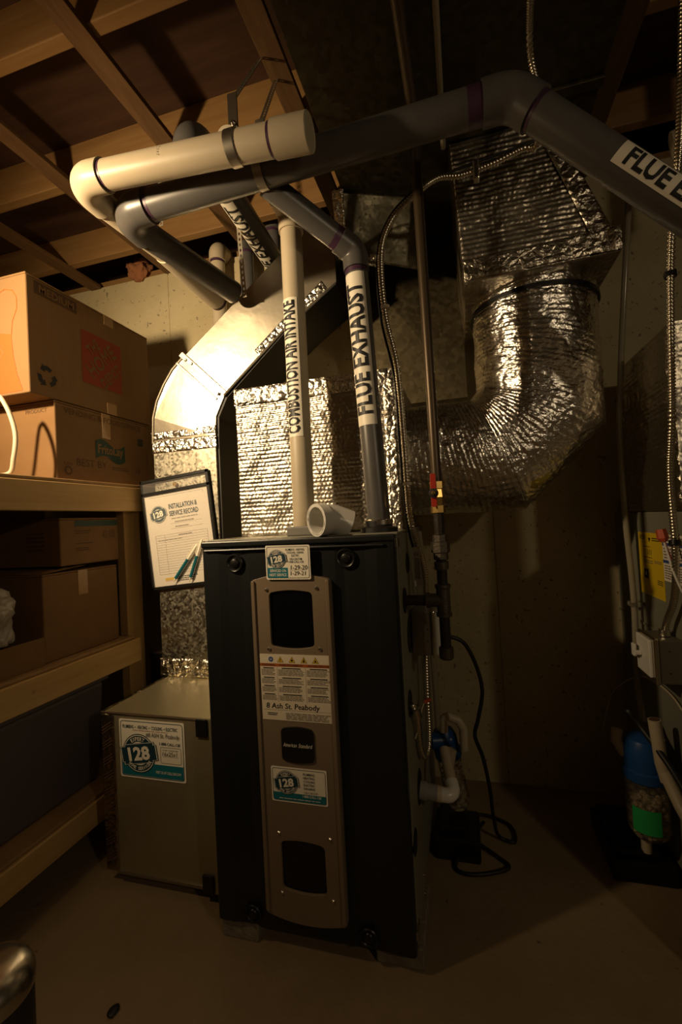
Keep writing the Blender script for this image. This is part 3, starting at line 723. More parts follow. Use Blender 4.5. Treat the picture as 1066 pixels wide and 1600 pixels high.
bm = crinkle_strip((fx0-0.003, fy1, fz1-0.012), (0, fy0-fy1, 0), (0, 0, 0.016), 60, 6, 0.003, 50); obj('edge_tape', bm, tape, fc, smooth=3)
st, p = sticker('contractor_sticker', fc, (-0.387, fy0-0.0015, 0.342), (1, 0, 0.0), (0.0, 0, 1), 0.236, 0.180, cream2, 'white and teal contractor sticker with seal', r=0.006)
p.frame(rrect(0.006, 0.230, 0.006, 0.174, 0.008), 0.0022, navy); p.rect(0.008, 0.008, 0.228, 0.048, teal)
seal(p, 0.072, 0.077, 0.060)
for s, a0, a1 in (('PLUMBING', 0.014, 0.055), ('HEATING', 0.069, 0.105), ('COOLING', 0.120, 0.159), ('ELECTRIC', 0.172, 0.213)): p.text(s, a0, 0.152, a1, 0.163, navy, 2, offset=0.01)
for a in (0.061, 0.112, 0.166): p.disc(a, 0.157, 0.0018, navy, 2)
para(p, 0.05, 0.146, 0.18, 0.149, 1, redor, jag=0.02)
p.text('#8 ASH St. Peabody', 0.100, 0.127, 0.220, 0.144, ink, 6, shear=0.1)
p.text('1-888-CALL-128', 0.147, 0.108, 0.220, 0.117, navy, 2, offset=0.015)
p.frame(rrect(0.150, 0.222, 0.054, 0.102, 0.005), 0.0012, ink); p.text('FILTER CHANGE SIZE', 0.158, 0.092, 0.212, 0.096, navy, 2)
p.text('16x25x1', 0.157, 0.077, 0.208, 0.089, ink, 2, shear=0.1); p.line((0.157, 0.0745, 0), (0.212, 0.0745, 0), 0.0008, ink)
p.text('VISIT US AT CALL128.COM', 0.130, 0.021, 0.219, 0.029, cream2, 2, offset=0.01); p.done(st)

# ================================================================== SERVICE RECORD SLEEVE
ang = math.radians(5.3); U = V((math.cos(ang), 0, math.sin(ang))); Vv = V((-math.sin(ang), 0, math.cos(ang)))
O = V((-0.532, 0.424, 1.290)) - Vv*0.42
sl = thing('record_sleeve', 'clear vinyl sleeve holding an installation record form, hung on the galvanized riser', 'document', tuple(O))
def loc(a, b, d=0.0): return O + U*a + Vv*b + V((0, -1, 0))*d
def slabuv(a0, b0, a1, b1, d0, d1):
    bm = bmesh.new(); q = [(a0, b0), (a1, b0), (a1, b1), (a0, b1)]
    A = [bm.verts.new(loc(a, b, d0)) for a, b in q]; B = [bm.verts.new(loc(a, b, d1)) for a, b in q]
    bm.faces.new(A); bm.faces.new(B[::-1])
    for i in range(4): bm.faces.new((A[i], B[i], B[(i+1) % 4], A[(i+1) % 4]))
    return bm
SW, SH = 0.306, 0.432
for a0, b0, a1, b1 in ((0, 0, 0.008, SH), (SW-0.012, 0, SW, SH), (0, 0, SW, 0.012), (0, SH-0.012, SW, SH), (0, SH-0.062, SW, SH-0.050)):
    obj('binding_edge', slabuv(a0, b0, a1, b1, 0.0005, 0.0105), blackp, sl, bevel=0.001)
obj('back_sheet', slabuv(0.004, 0.004, SW-0.004, SH-0.06, 0.0, 0.0012), blackp, sl)
fm = obj('record_form', slabuv(0.008, 0.012, SW-0.010, SH-0.060, 0.0014, 0.0022), paper, sl, label='white installation and service record form')
p = Print(loc(0.008, 0.012, 0.0024), U, Vv, []); fw_, fh = SW-0.018, SH-0.072
seal(p, 0.056, fh-0.080, 0.034, small=True)
p.text('INSTALLATION &', 0.105, fh-0.066, 0.232, fh-0.046, navy, 2, offset=0.02); p.text('SERVICE RECORD', 0.105, fh-0.094, 0.234, fh-0.074, navy, 2, offset=0.02)
para(p, 0.112, fh-0.107, 0.23, fh-0.101, 1, jag=0.02); para(p, 0.125, fh-0.121, 0.21, fh-0.114, 1, jag=0.1); para(p, 0.125, fh-0.140, 0.19, fh-0.133, 1, jag=0.1)
for b in (0.123, 0.143): p.line((0.104, fh-b, 0), (0.245, fh-b, 0), 0.0007, inkgrey)
p.frame([(0.03, 0.045), (0.262, 0.045), (0.262, fh-0.163), (0.03, fh-0.163)], 0.0009, inkgrey); p.line((0.072, 0.045, 0), (0.072, fh-0.163, 0), 0.0007, inkgrey)
nl = 16
for i in range(1, nl): b = 0.045+(fh-0.163-0.045)*i/nl; p.line((0.03, b, 0), (0.262, b, 0), 0.0007, inkgrey)
para(p, 0.135, fh-0.172, 0.195, fh-0.167, 1, ink, jag=0.02); para(p, 0.04, fh-0.186, 0.15, fh-0.181, 1, jag=0.02)
p.rect(0.052, 0.020, 0.09, 0.030, yellow_i, 1); p.line((0.05, 0.017, 0), (0.1, 0.017, 0), 0.001, orange_i)
para(p, 0.11, 0.012, 0.20, 0.034, 3, ink, jag=0.3)
p.line((0.02, fh-0.012, 0), (0.262, fh-0.012, 0), 0.0008, inkgrey); p.line((0.262, fh-0.012, 0), (0.262, fh-0.022, 0), 0.0008, inkgrey); p.done(fm)
bm = bmesh.new()
nu, nv = 26, 30; vs = []
for j in range(nv+1):
    vs.append([bm.verts.new(loc(0.004+(SW-0.008)*i/nu, 0.006+(SH-0.012)*j/nv, 0.0062+0.003*abs(noise.noise(V((i*0.25, j*0.25, 1)))))) for i in range(nu+1)])
for j in range(nv):
    for i in range(nu): bm.faces.new((vs[j][i], vs[j][i+1], vs[j+1][i+1], vs[j+1][i]))
obj('clear_front', bm, sleeve_m, sl, smooth=3)
obj('grommet', lt([(0.004, 0), (0.009, 0), (0.0085, 0.003), (0.004, 0.003)], loc(0.155, SH-0.034, 0.004), (0, -1, 0), 18), brass, sl, smooth=SM)
def pen(a, b, lab):
    a, b = V(a), V(b); d = (b-a); t = thing('pen', lab, 'pen', tuple(a), 'pens in the record sleeve')
    obj('tip', tb([a, a+d*0.08, a+d*0.12], [0.001, 0.003, 0.0052], 12), cream2, t, smooth=SM)
    obj('barrel', tb([a+d*0.12, a+d*0.62], 0.0062, 14), tealpen, t, smooth=SM)
    obj('cap', tb([a+d*0.62, a+d*0.97, a+d], [0.0056, 0.0056, 0.003], 14), cream2, t, smooth=SM)
    obj('clip', tb([a+d*0.64+V((-0.006, -0.004, 0.004)), a+d*0.95+V((-0.006, -0.004, 0.004))], 0.0016, 8), cream2, t, smooth=SM)
pen(loc(0.1, 0.022, 0.016), loc(0.228, 0.155, 0.016), 'teal pen with white cap in the record sleeve, lying across the form')
pen(loc(0.172, 0.017, 0.016), loc(0.25, 0.17, 0.016), 'second teal pen in the record sleeve, nearest the black furnace')

# ================================================================== PIPES
R2, R3 = 0.0305, 0.0445
def pipe(parent, pts, r, m, name='pipe', label=None, seg=28): return obj(name, tb(pts, r, seg), m, parent, smooth=SM, label=label)
def elbow(parent, p, d0, d1, r, m, R=None, ext=0.03, label=None):
    R = R or r*1.15; d0, d1 = V(d0).normalized(), V(d1).normalized(); a = arc(p, d0, d1, R)
    rr = r*1.14
    o = obj('elbow_fitting', tb([a[0]-d0*ext]+a+[a[-1]+d1*ext], rr, 28), m, parent, smooth=0.9, label=label)
    return a[0]-d0*ext, a[-1]+d1*ext
def ring(parent, p, d, r, l=0.012, m=None, name='primer_ring'):
    p, d = V(p), V(d).normalized(); return obj(name, tb([p, p+d*l], r*1.012, 28), m or purple, parent, smooth=SM)
X, Y, Z = V((1, 0, 0)), V((0, 1, 0)), V((0, 0, 1))
# vertical intake
ip = thing('air_intake_pipe', 'white plastic combustion air intake pipe standing on the furnace, left of the grey exhaust', 'pipe', (0.27, 0.1, ZT))
ic = V((0.27, 0.1, 1.985)); dI = V((-0.025, -0.18, 0.05)).normalized()
e0, e1 = elbow(ip, ic, Z, dI, R2, pvc)
pipe(ip, [(0.266, 0.1, ZT+0.015), e0], R2, pvc)
pipe(ip, [e1, V((0.245, -0.08, 2.035)), V((0.24, -0.19, 1.96))], R2, pvc)
wraptext(ip, 'COMBUSTION AIR INTAKE', (0.268, 0.1, 1.345), (0.002, 0, 1), (-0.30, -1, 0), R2, -0.027, 0.027, 0.385, cream2, ink, 'white label lettered COMBUSTION AIR INTAKE', margins=0.008)
# vertical exhaust
ep = thing('flue_exhaust_pipe', 'grey plastic pipe labelled FLUE EXHAUST rising from the right of the furnace top', 'pipe', (0.477, 0.1, ZT))
t0 = V((0.451, 0.1, 1.835)); b0 = V((0.479, 0.1, ZT+0.012)); dz = (t0-b0).normalized()
dE = (V((0.245, -0.085, 1.968))-t0).normalized()
e0, e1 = elbow(ep, t0, dz, dE, R2, pvcg, R=0.04, ext=0.028)
pipe(ep, [b0, e0], R2, pvcg); pipe(ep, [e1, t0+dE*0.272], R2, pvcg)
ring(ep, e0-dz*0.012, dz, R2); ring(ep, e1, dE, R2, 0.018)
wraptext(ep, 'FLUE EXHAUST', b0+dz*0.278, dz, (-0.28, -1, 0), R2, -0.034, 0.034, 0.41, cream2, ink, 'white label lettered FLUE EXHAUST', margins=0.028)
obj('clamp_band', lt([(0.034, 0), (0.036, 0.002), (0.036, 0.014), (0.034, 0.016)], b0+Z*0.012, seg=28), steel, ep, smooth=SM)
RW, RG3 = 0.0325, 0.0375
# overhead white intake
ow = thing('overhead_intake_pipe', 'fat cream-white plastic pipe crossing overhead with a capped right end', 'pipe', (0.14, -0.2, 1.9))
a, b = V((-0.170, -0.2, 1.969)), V((0.385, -0.2, 1.924)); d = (b-a).normalized()
e0, e1 = elbow(ow, a, -d, Y, RW, pvc, R=0.055, ext=0.03)
pipe(ow, [e0, b], RW, pvc); ring(ow, e0, d, RW, 0.008)
obj('end_cap', lt([(RW, -0.02), (RW*1.13, -0.02), (RW*1.13, 0.058), (RW*1.08, 0.060), (RW*1.02, 0.0585), (0, 0.0585)], b-d*0.012, d, 32), pvc, ow, smooth=0.5, label='flat cream end cap')
ring(ow, b-d*0.040, d, RW, 0.007)
pipe(ow, [e1, (-0.145, 0.12, 1.962)], RW, pvc)
obj('coupling', tb([(-0.145, 0.10, 1.962), (-0.147, 0.40, 1.955)], RW*1.1, 28), pvc, ow, smooth=SM); ring(ow, (-0.147, 0.40, 1.955), Y, RW*1.05, 0.016)
p = Print((0.03, -0.2-RW-0.001, 1.94), d, Z, [])
for i in range(4): p.rect(0.055, 0.004+i*0.006, 0.057, 0.007+i*0.006, inkgrey, 1)
p.done(ow)
# overhead grey flue
og = thing('overhead_flue_pipe', 'long grey plastic flue pipe crossing overhead under the white pipe and dropping right', 'pipe', (0.4, -0.09, 1.9))
a, b = V((-0.128, -0.095, 1.948)), V((0.842, -0.095, 1.968)); d = (b-a).normalized(); dn = V((0.70, 0.03, -0.715)).normalized()
e0, e1 = elbow(og, a, -d, Y, RG3, pvcg, R=0.055, ext=0.03)
f0, f1 = elbow(og, b, d, dn, RG3, pvcg, R=0.07, ext=0.03)
pipe(og, [e0, f0], RG3, pvcg); ring(og, e0, d, RG3, 0.012); ring(og, f0-d*0.03, d, RG3, 0.03); ring(og, f1, dn, RG3, 0.010)
pipe(og, [e1, (-0.055, 0.36, 1.945)], RG3, pvcg)
g = b + dn*0.66; pipe(og, [f1, g], RG3, pvcg)
h0, h1 = elbow(og, g+dn*0.06, dn, -Z, RG3, pvcg, R=0.06, ext=0.02); pipe(og, [h1, V((h1.x, h1.y, 1.09))], RG3, pvcg)
nn = V((-0.25, -1, 0.25)); wraptext(og, 'FLUE EXHAUST', b+dn*0.255, dn, nn, RG3, -0.024, 0.024, 0.34, cream2, ink, 'white label lettered FLUE', margins=0.02)
# lettered grey pipe behind
lp = thing('far_exhaust_pipe', 'grey plastic pipe with upside-down lettering running back under the joists', 'pipe', (0.0, 0.2, 2.15))
a = V((0.025, 0.0, 2.20)); e0, e1 = elbow(lp, a, (0, 0, 1), Y+V((-0.05, 0, 0)), R3*0.95, pvcg, R=0.05, ext=0.03)
pipe(lp, [V((0.025, -0.07, 1.99)), V((0.025, 0.0, 2.09)), e0], R3*0.95, pvcg); pipe(lp, [e1, V((-0.015, 0.80, 2.20))], R3*0.95, pvcg)
wraptext(lp, 'FLUE EXHAUST', (-0.013, 0.72, 2.20), (0.05, -1, 0), (-0.1, 0, -1), R3*0.95, -0.032, 0.032, 0.5, cream2, ink, 'white label with lettering')
# three risers through the rim at the wall
for x, m, r, lab, top in ((-0.355, pvc, R2*1.1, 'white plastic vent riser with an elbow at the top of the back wall', 2.42),
                     (-0.205, pvcg, R2*1.1, 'grey plastic vent riser at the back wall next to the white elbow', 2.43),
                     (-0.07, pvcg, R2*1.15, 'grey plastic vent riser at the back wall nearest the lettered pipe', 2.50)):
    t = thing('vent_riser', lab, 'pipe', (x, 0.79, 1.9), 'vent risers at the back wall')
    e0, e1 = elbow(t, (x, 0.79, top), Z, Y, r, m, ext=0.025); pipe(t, [(x, 0.79, 1.93), e0], r, m); pipe(t, [e1, (x, 1.06, top)], r, m); ring(t, e0-Z*0.012, Z, r)
# hangers
def strip_bm(p0, p1):
    p0, p1 = V(p0), V(p1); n = int((p1-p0).length/0.02); d = (p1-p0)/n; bm = bmesh.new(); sx = V((0.008, 0, 0))
    for i in range(n):
        a = p0+d*i; b = a+d; hs = [a+d*0.5+V((0.0038*math.cos(k*math.pi/4), 0, 0))+d*0.3*math.sin(k*math.pi/4) for k in range(8)]
        o4 = [a-sx, a+sx, b+sx, b-sx]; ol = [bm.verts.new(v) for v in o4]; hl = [bm.verts.new(v) for v in hs]
        es = [bm.edges.new((ol[j], ol[(j+1) % 4])) for j in range(4)] + [bm.edges.new((hl[j], hl[(j+1) % 8])) for j in range(8)]
        bmesh.ops.triangle_fill(bm, edges=es, use_beauty=True)
    g = bmesh.ops.extrude_face_region(bm, geom=bm.faces[:]); bmesh.ops.translate(bm, verts=[v for v in g['geom'] if isinstance(v, bmesh.types.BMVert)], vec=(0, 0.0015, 0))
    return bm
def hanger(x, y, z, r, top, lab, tilt=0.0):
    t = thing('pipe_hanger', lab, 'hanger', (x, y, z), 'metal pipe hangers')
    obj('clamp_band', tb([(x-0.011, y, z), (x+0.011, y, z)], r+0.003, 32, cap=False), zinc, t, smooth=SM)
    bm = bmesh.new(); hz = [(0.0, 0.0)]
    q = rrect(x-0.011, x+0.011, z+r, z+r+0.09, 0.002)
    prism(bm, q, 'y', y-0.002, y+0.002); obj('tab', bm, zinc, t)
    obj('bolt', lt([(0.006, -0.012), (0.006, 0.01), (0.003, 0.014), (0, 0.014)], (x+0.004, y, z+r+0.015), (0, -1, 0), 12), steel, t, smooth=SM)
    obj('perforated_strap', strip_bm((x, y, z+r+0.075), top), zinc, t)
hanger(0.258, -0.2, 1.934, RW, (0.225, 0.05, 2.40), 'metal clamp hanger round the fat white overhead pipe')
hanger(0.275, -0.095, 1.957, RG3, (0.24, 0.12, 2.40), 'metal clamp hanger round the grey overhead flue pipe')
def strapstrip(p0, p1, lab):
    bm = strip_bm(p0, p1)
    o = obj('perforated_strap', bm, mat('bright_strap', (0.72, 0.66, 0.52), 0.35, 0.8)); tag(o, lab, 'strap', 'loose perforated straps')
strapstrip((-0.292, 0.295, 2.42), (-0.295, 0.295, 2.20), 'short loose perforated metal strap hanging just below the grey pipe')
strapstrip((-0.033, 0.36, 2.42), (-0.012, 0.36, 1.92), 'long loose perforated metal strap hanging in front of the vent risers')

# loose elbow on the furnace top
le = thing('loose_pipe_elbow', 'loose white plastic elbow lying on the furnace top between the two vertical pipes', 'pipe fitting', (0.35, 0.0, ZT))
c = V((0.362, 0.050, ZT+0.047)); da = V((-0.60, -0.80, -0.02)).normalized(); db = V((0.80, 0.42, -0.36)).normalized()
a = arc(c, -da, db, 0.05, 12); pts = [a[0]+da*0.036]+a+[a[-1]+db*0.034]
bm = bmesh.new(); r1 = tube(bm, pts, 0.040, 32, cap=False); r2 = tube(bm, pts, 0.034, 32, cap=False)
for i in (0, -1):
    for k in range(32): bm.faces.new((r1[i][k], r1[i][(k+1) % 32], r2[i][(k+1) % 32], r2[i][k]))
obj('elbow_body', bm, pvc_n, le, smooth=0.9)
bm = bmesh.new(); q = a[0]+da*0.036; r1 = tube(bm, [q-da*0.026, q], 0.0425, 32, cap=False); r2 = tube(bm, [q-da*0.026, q], 0.035, 32, cap=False)
for i in (0, -1):
    for k in range(32): bm.faces.new((r1[i][k], r1[i][(k+1) % 32], r2[i][(k+1) % 32], r2[i][k]))
obj('socket_rim', bm, pvc_n, le, smooth=SM)

# ================================================================== GAS LINE
gp = thing('gas_pipe', 'dark iron gas pipe dropping from the ceiling to a tee at the furnace side', 'pipe', (0.63, 0.106, 0.74))
gx, gy = 0.634, 0.106; RG = 0.0135
top = V((gx-0.008, gy, 2.165))
e0, e1 = elbow(gp, top, Z, -Y, RG, ironb, R=0.018, ext=0.02, label=None)
pipe(gp, [e1, (0.603, -2.1, 2.165)], RG, ironb, 'overhead_run')
pipe(gp, [(gx, gy, 1.165), e0], RG, ironb, 'drop_pipe')
pipe(gp, [(gx, gy, 1.06), (gx, gy, 1.12)], RG, iron, 'lower_pipe')
pipe(gp, [(gx, gy, 0.90), (gx, gy, 1.02)], RG*0.98, iron, 'union_nipple')
va = obj('valve_body', lt([(0.0155, -0.04), (0.019, -0.04), (0.019, -0.022), (0.0155, -0.02), (0.018, 0.0), (0.0155, 0.02), (0.019, 0.022), (0.019, 0.04), (0.0155, 0.04)], (gx, gy, 1.155), seg=8), brass, gp)
bm = bmesh.new(); prism(bm, rrect(gx-0.015, gx-0.001, 1.13, 1.215, 0.004), 'y', gy-0.028, gy-0.024); obj('valve_handle', bm, red, gp, bevel=0.001, label='red lever handle')
obj('handle_nut', lt([(0.0125, 0), (0.0125, 0.006), (0.007, 0.007), (0.007, 0.011), (0, 0.011)], (gx-0.008, gy-0.027, 1.165), (0, -1, 0), 20), can_m, gp, smooth=SM)
obj('handle_bolt', lt([(0.006, 0), (0.006, 0.005), (0, 0.006)], (gx-0.008, gy-0.038, 1.165), (0, -1, 0), 6), brass, gp)
obj('pipe_union', lt([(0.0165, 0), (0.019, 0.002), (0.019, 0.018), (0.024, 0.020), (0.024, 0.046), (0.019, 0.048), (0.019, 0.064), (0.0145, 0.066)], (gx, gy, 0.993), seg=8), malle, gp)
obj('coupling', lt([(0.0165, 0), (0.0185, 0.001), (0.0185, 0.02), (0.0165, 0.021)], (gx, gy, 0.968), seg=20), malle, gp, smooth=SM)
bm = bmesh.new(); lathe(bm, [(0.015, -0.042), (0.020, -0.041), (0.020, -0.032), (0.0175, -0.03), (0.0175, 0.03), (0.020, 0.032), (0.020, 0.041), (0.015, 0.042)], (gx, gy, 0.889), seg=20)
lathe(bm, [(0.0175, 0.0), (0.0175, 0.034), (0.020, 0.035), (0.020, 0.044), (0.014, 0.045)], (gx, gy, 0.889), (-1, 0, 0), seg=20)
obj('tee_fitting', bm, malle, gp, smooth=0.7)
pipe(gp, [(gx-0.04, gy, 0.889), (W+0.002, gy, 0.889)], RG, iron, 'side_nipple')
pipe(gp, [(gx, gy, 0.765), (gx, gy, 0.855)], RG, iron, 'drip_leg')
obj('drip_cap', lt([(0, 0), (0.015, 0.0), (0.0185, 0.004), (0.0185, 0.03), (0.015, 0.032)], (gx, gy, 0.738), seg=16), malle, gp, smooth=SM)
o = obj('drain_tube', tb([(0.701, -2.0, 2.188), (0.699, 0.2, 2.188), (0.698, 0.26, 2.184)], 0.0075, 10), mat('pale_tube', (0.30, 0.26, 0.18), 0.4), smooth=SM); tag(o, 'thin pale tube running along under the dark ceiling trunk', 'tube')
o = obj('armored_cable', conduit([(0.86, -1.2, 2.188), (0.875, -0.4, 2.188), (0.90, 0.0, 2.188), (0.93, 0.10, 2.12), (0.935, 0.19, 2.07), (0.90, 0.20, 2.075), (0.82, 0.20, 2.055), (0.74, 0.20, 2.045), (0.675, 0.19, 2.045), (0.605, 0.17, 1.995), (0.545, 0.16, 1.935), (0.512, 0.165, 1.85), (0.515, 0.165, 1.68), (0.540, 0.165, 1.53), (0.548, 0.165, 1.335), (0.552, 0.17, 1.122), (0.566, 0.20, 1.03), (0.578, 0.25, 0.93), (0.566, 0.30, 0.80), (0.562, 0.28, 0.6), (0.562, 0.26, 0.45), (0.552, 0.22, 0.425), (0.545, 0.18, 0.47), (0.548, 0.12, 0.58), (0.537, 0.10, 0.62)]), bx, smooth=3)
tag(o, 'silver armored cable looping from the ceiling down the right side of the furnace', 'cable')
obj('cable_connector', lt([(0.008, -0.02), (0.013, -0.018), (0.013, 0.012), (0.008, 0.014)], (0.548, 0.11, 0.592), (0.1, 0.35, -0.9), 14), steel, o, smooth=SM)
obj('cable_clip', bx_((0.773, 0.188, 2.02), (0.789, 0.212, 2.072)), steel, o, bevel=0.003)
for q in ((0.5165, 0.165, 1.70), (0.5505, 0.168, 1.20)): obj('cable_tie', tb([V(q)-Z*0.004, V(q)+Z*0.004], 0.0125, 14), wht_wire, o, smooth=SM)
o = obj('thermostat_wire', tb(catmull([(0.94, 0.215, 2.10), (0.80, 0.215, 2.085), (0.69, 0.21, 2.065), (0.60, 0.19, 2.02), (0.535, 0.18, 1.955), (0.50, 0.18, 1.86), (0.50, 0.18, 1.68), (0.53, 0.18, 1.5), (0.5335, 0.185, 1.3), (0.541, 0.19, 1.1), (0.556, 0.21, 1.0)], 0.01), 0.0035, 8), rubber, smooth=3); tag(o, 'thin black wire tied along the silver armored cable', 'wire')
bm = bmesh.new(); prism(bm, [(0.556, 0.915), (0.578, 0.917), (0.572, 1.02), (0.560, 1.025), (0.551, 1.02)], 'y', 0.172, 0.1732)
o = obj('paper_tag', bm, white); tag(o, 'narrow white printed tag hanging from the armored cable by the furnace', 'tag')
p = Print((0.556, 0.1715, 0.915), X, Z, []); para(p, 0.001, 0.02, 0.017, 0.078, 14, ink, 1); p.text('4GV', 0.0, 0.084, 0.014, 0.094, ink, 1); p.done(o)
# junction box
jb = thing('junction_box', 'grey metal junction box on the right side of the furnace below the gas tee', 'electrical box', (0.56, 0.26, 0.72))
obj('box_body', bx_((W+0.002, 0.20, 0.716), (0.592, 0.30, 0.838)), boxm, jb, bevel=0.003)
obj('cover_rim', bx_((0.592, 0.192, 0.712), (0.602, 0.308, 0.842)), steel, jb, bevel=0.003)
obj('cover_plate', bx_((0.602, 0.196, 0.718), (0.614, 0.304, 0.836)), white, jb, bevel=0.004)
obj('knockout', lt([(0.014, 0), (0.014, 0.0015), (0.011, 0.002), (0, 0.002)], (0.553, 0.2, 0.777), (0, -1, 0), 24), boxm, jb, smooth=SM)
for z in (0.757, 0.79): obj('screw_hole', lt([(0.002, 0), (0.002, 0.0008), (0, 0.0008)], (0.580, 0.2, z), (0, -1, 0), 10), blackp, jb)
o = obj('power_cord', tb(catmull([(0.614, 0.26, 0.756), (0.648, 0.26, 0.752), (0.68, 0.27, 0.73), (0.708, 0.29, 0.66), (0.720, 0.3, 0.585), (0.704, 0.31, 0.50), (0.692, 0.33, 0.44), (0.712, 0.36, 0.36), (0.728, 0.40, 0.24), (0.735, 0.46, 0.12), (0.75, 0.52, 0.02), (0.80, 0.52, 0.008), (0.79, 0.60, 0.008), (0.70, 0.64, 0.008), (0.63, 0.60, 0.008), (0.66, 0.50, 0.018), (0.74, 0.44, 0.008), (0.77, 0.40, 0.008), (0.70, 0.36, 0.008), (0.635, 0.35, 0.008), (0.61, 0.38, 0.008), (0.65, 0.46, 0.03), (0.70, 0.53, 0.05), (0.685, 0.5, 0.05)], 0.008), 0.0058, 10), rubber, smooth=3)
tag(o, 'thick black power cord hanging behind the gas pipe and coiled on the floor', 'cord')
o = obj('red_wire_nut', lt([(0, 0), (0.004, 0.0), (0.0055, 0.014), (0.0065, 0.02), (0, 0.02)], (0.575, 0.24, 0.578), (-0.9, 0, -0.4), 12), orange_p, smooth=SM); tag(o, 'small red wire connector beside the furnace side opening', 'connector')
obj('wire_lead', tb(catmull([(0.557, 0.24, 0.570), (0.55, 0.22, 0.556), (0.545, 0.18, 0.53), (0.54, 0.12, 0.52)], 0.005), 0.0018, 6), wht_wire, o, smooth=3)
o = obj('clear_drain_tube', tb(catmull([(0.552, 0.40, 1.06), (0.562, 0.40, 0.9), (0.572, 0.40, 0.7), (0.576, 0.41, 0.52), (0.575, 0.43, 0.405)], 0.02), 0.009, 12), mat('cloudy_tube', (0.35, 0.31, 0.22), 0.15, alpha=0.7), smooth=3); tag(o, 'clear vinyl drain tube running down behind the furnace to the blue fitting', 'tube')

# ---- condensate neutralizers and pumps
def neutral(x, y, z0, z1, z2, r, lab, tilt, green, arm):
    t = thing('condensate_neutralizer', lab, 'condensate trap', (x, y, z0), None)
    Mx = Matrix.Translation((x, y, z0)) @ Matrix.Rotation(tilt, 4, 'Y') @ Matrix.Translation((-x, -y, -z0))
    def fin(bm): bmesh.ops.transform(bm, matrix=Mx, verts=bm.verts); return bm
    bm = bmesh.new(); rng = random.Random(3); n = 0
    while n < 170:
        a, q, h = rng.random()*6.283, r*0.80*math.sqrt(rng.random()), rng.uniform(0.05, 0.9)
        c = V((x+q*math.cos(a), y+q*math.sin(a), z0+0.008+(z1-z0-0.02)*h)); s = rng.uniform(0.006, 0.0095)
        g = bmesh.ops.create_icosphere(bm, subdivisions=1, radius=s, matrix=Matrix.Translation(c)); n += 1
        for v in g['verts']: v.co = c + (v.co-c)*(1+0.3*noise.noise(v.co*90))
    pb = obj('pebbles', fin(bm), pebble, t, kind='stuff')
    obj('clear_body', fin(lt([(0, 0), (r*0.62, 0), (r*0.85, 0.012), (r, 0.03), (r, z1-z0-0.004), (0, z1-z0-0.004)], (x, y, z0), seg=28)), clear, t, smooth=0.7)
    obj('blue_cap', fin(lt([(r*1.05, 0), (r*1.13, 0.004), (r*1.13, 0.03), (r*1.02, 0.034), (r*1.02, (z2-z1)*0.7), (r*0.8, (z2-z1)*0.92), (r*0.4, z2-z1), (0, z2-z1)], (x, y, z1), seg=28)), blue_p, t, smooth=0.7)
    if green:
        bm = bmesh.new(); rows_ = []
        for i in range(9):
            a = math.radians(-150+i*9.5); rows_.append([bm.verts.new((x+(r+0.001)*math.cos(a), y+(r+0.001)*math.sin(a), z0+h)) for h in (0.035, 0.105)])
        for i in range(8): bm.faces.new((rows_[i][0], rows_[i+1][0], rows_[i+1][1], rows_[i][1]))
        gl = obj('green_label', fin(bm), grn_l, t, smooth=3, label='bright green label')
    return t
n2 = neutral(1.175, 0.45, 0.125, 0.30, 0.425, 0.056, 'clear pebble-filled condensate filter with blue cap and green label by the right furnace', 0.0, True, 1)
pipe(n2, [(1.165, 0.45, 0.08), (1.165, 0.45, 0.13)], 0.014, pvc, 'outlet_stub')
pipe(n2, [(1.125, 0.46, 0.36), (1.105, 0.46, 0.40), (1.11, 0.465, 0.43)], 0.015, pvc, 'inlet_elbow')
o = thing('condensate_drain_pipe', 'white plastic drain pipe with an open top angling down beside the blue capped filter', 'pipe', (1.2, 0.4, 0.3))
pipe(o, [(1.183, 0.38, 0.50), (1.192, 0.375, 0.38), (1.200, 0.365, 0.335)], 0.0165, pvc, 'open_riser'); pipe(o, [(1.196, 0.37, 0.36), (1.216, 0.33, 0.29), (1.228, 0.28, 0.255)], 0.0165, pvc, 'sloping_run')
obj('elbow_fitting', tb(arc((1.234, 0.265, 0.245), (0.4, -0.75, -0.5), (0, -0.2, -1), 0.02), 0.0205, 18), pvc_n, o, smooth=SM)
obj('bore', lt([(0.0135, 0), (0.0135, 0.0006), (0, 0.0006)], (1.183, 0.38, 0.50), (-0.09, 0.04, 1), 18), brown_i, o)
o = obj('black_drain_hose', tb(catmull([(1.13, 0.43, 0.505), (1.16, 0.42, 0.46), (1.195, 0.345, 0.40), (1.222, 0.29, 0.335), (1.235, 0.23, 0.28), (1.238, 0.15, 0.22)], 0.015), 0.0085, 10), rubber, smooth=3); tag(o, 'black hose crossing in front of the white drain pipe by the right furnace', 'hose')
def pump(lo, hi, lab):
    t = thing('condensate_pump', lab, 'pump', ((lo[0]+hi[0])/2, (lo[1]+hi[1])/2, 0))
    obj('tank', bx_(lo, (hi[0], hi[1], lo[2]+(hi[2]-lo[2])*0.72)), blackp, t, bevel=0.008)
    obj('motor_cover', bx_((lo[0]+0.015, lo[1]+0.02, lo[2]+(hi[2]-lo[2])*0.72), (hi[0]-0.04, hi[1]-0.02, hi[2])), blackp, t, bevel=0.006)
pump((1.065, 0.42, 0), (1.235, 0.68, 0.085), 'black condensate pump on the floor beneath the green-labelled filter')
n1 = neutral(0.628, 0.50, 0.115, 0.285, 0.385, 0.040, 'small clear pebble filter with blue cap tucked behind the black furnace', -0.16, False, 1)
pump((0.545, 0.40, 0), (0.69, 0.56, 0.10), 'black condensate pump on the floor right behind the black furnace')
obj('side_arm', tb([(0.548, 0.47, 0.345), (0.61, 0.49, 0.345)], 0.026, 18), blue_p, n1, smooth=SM)
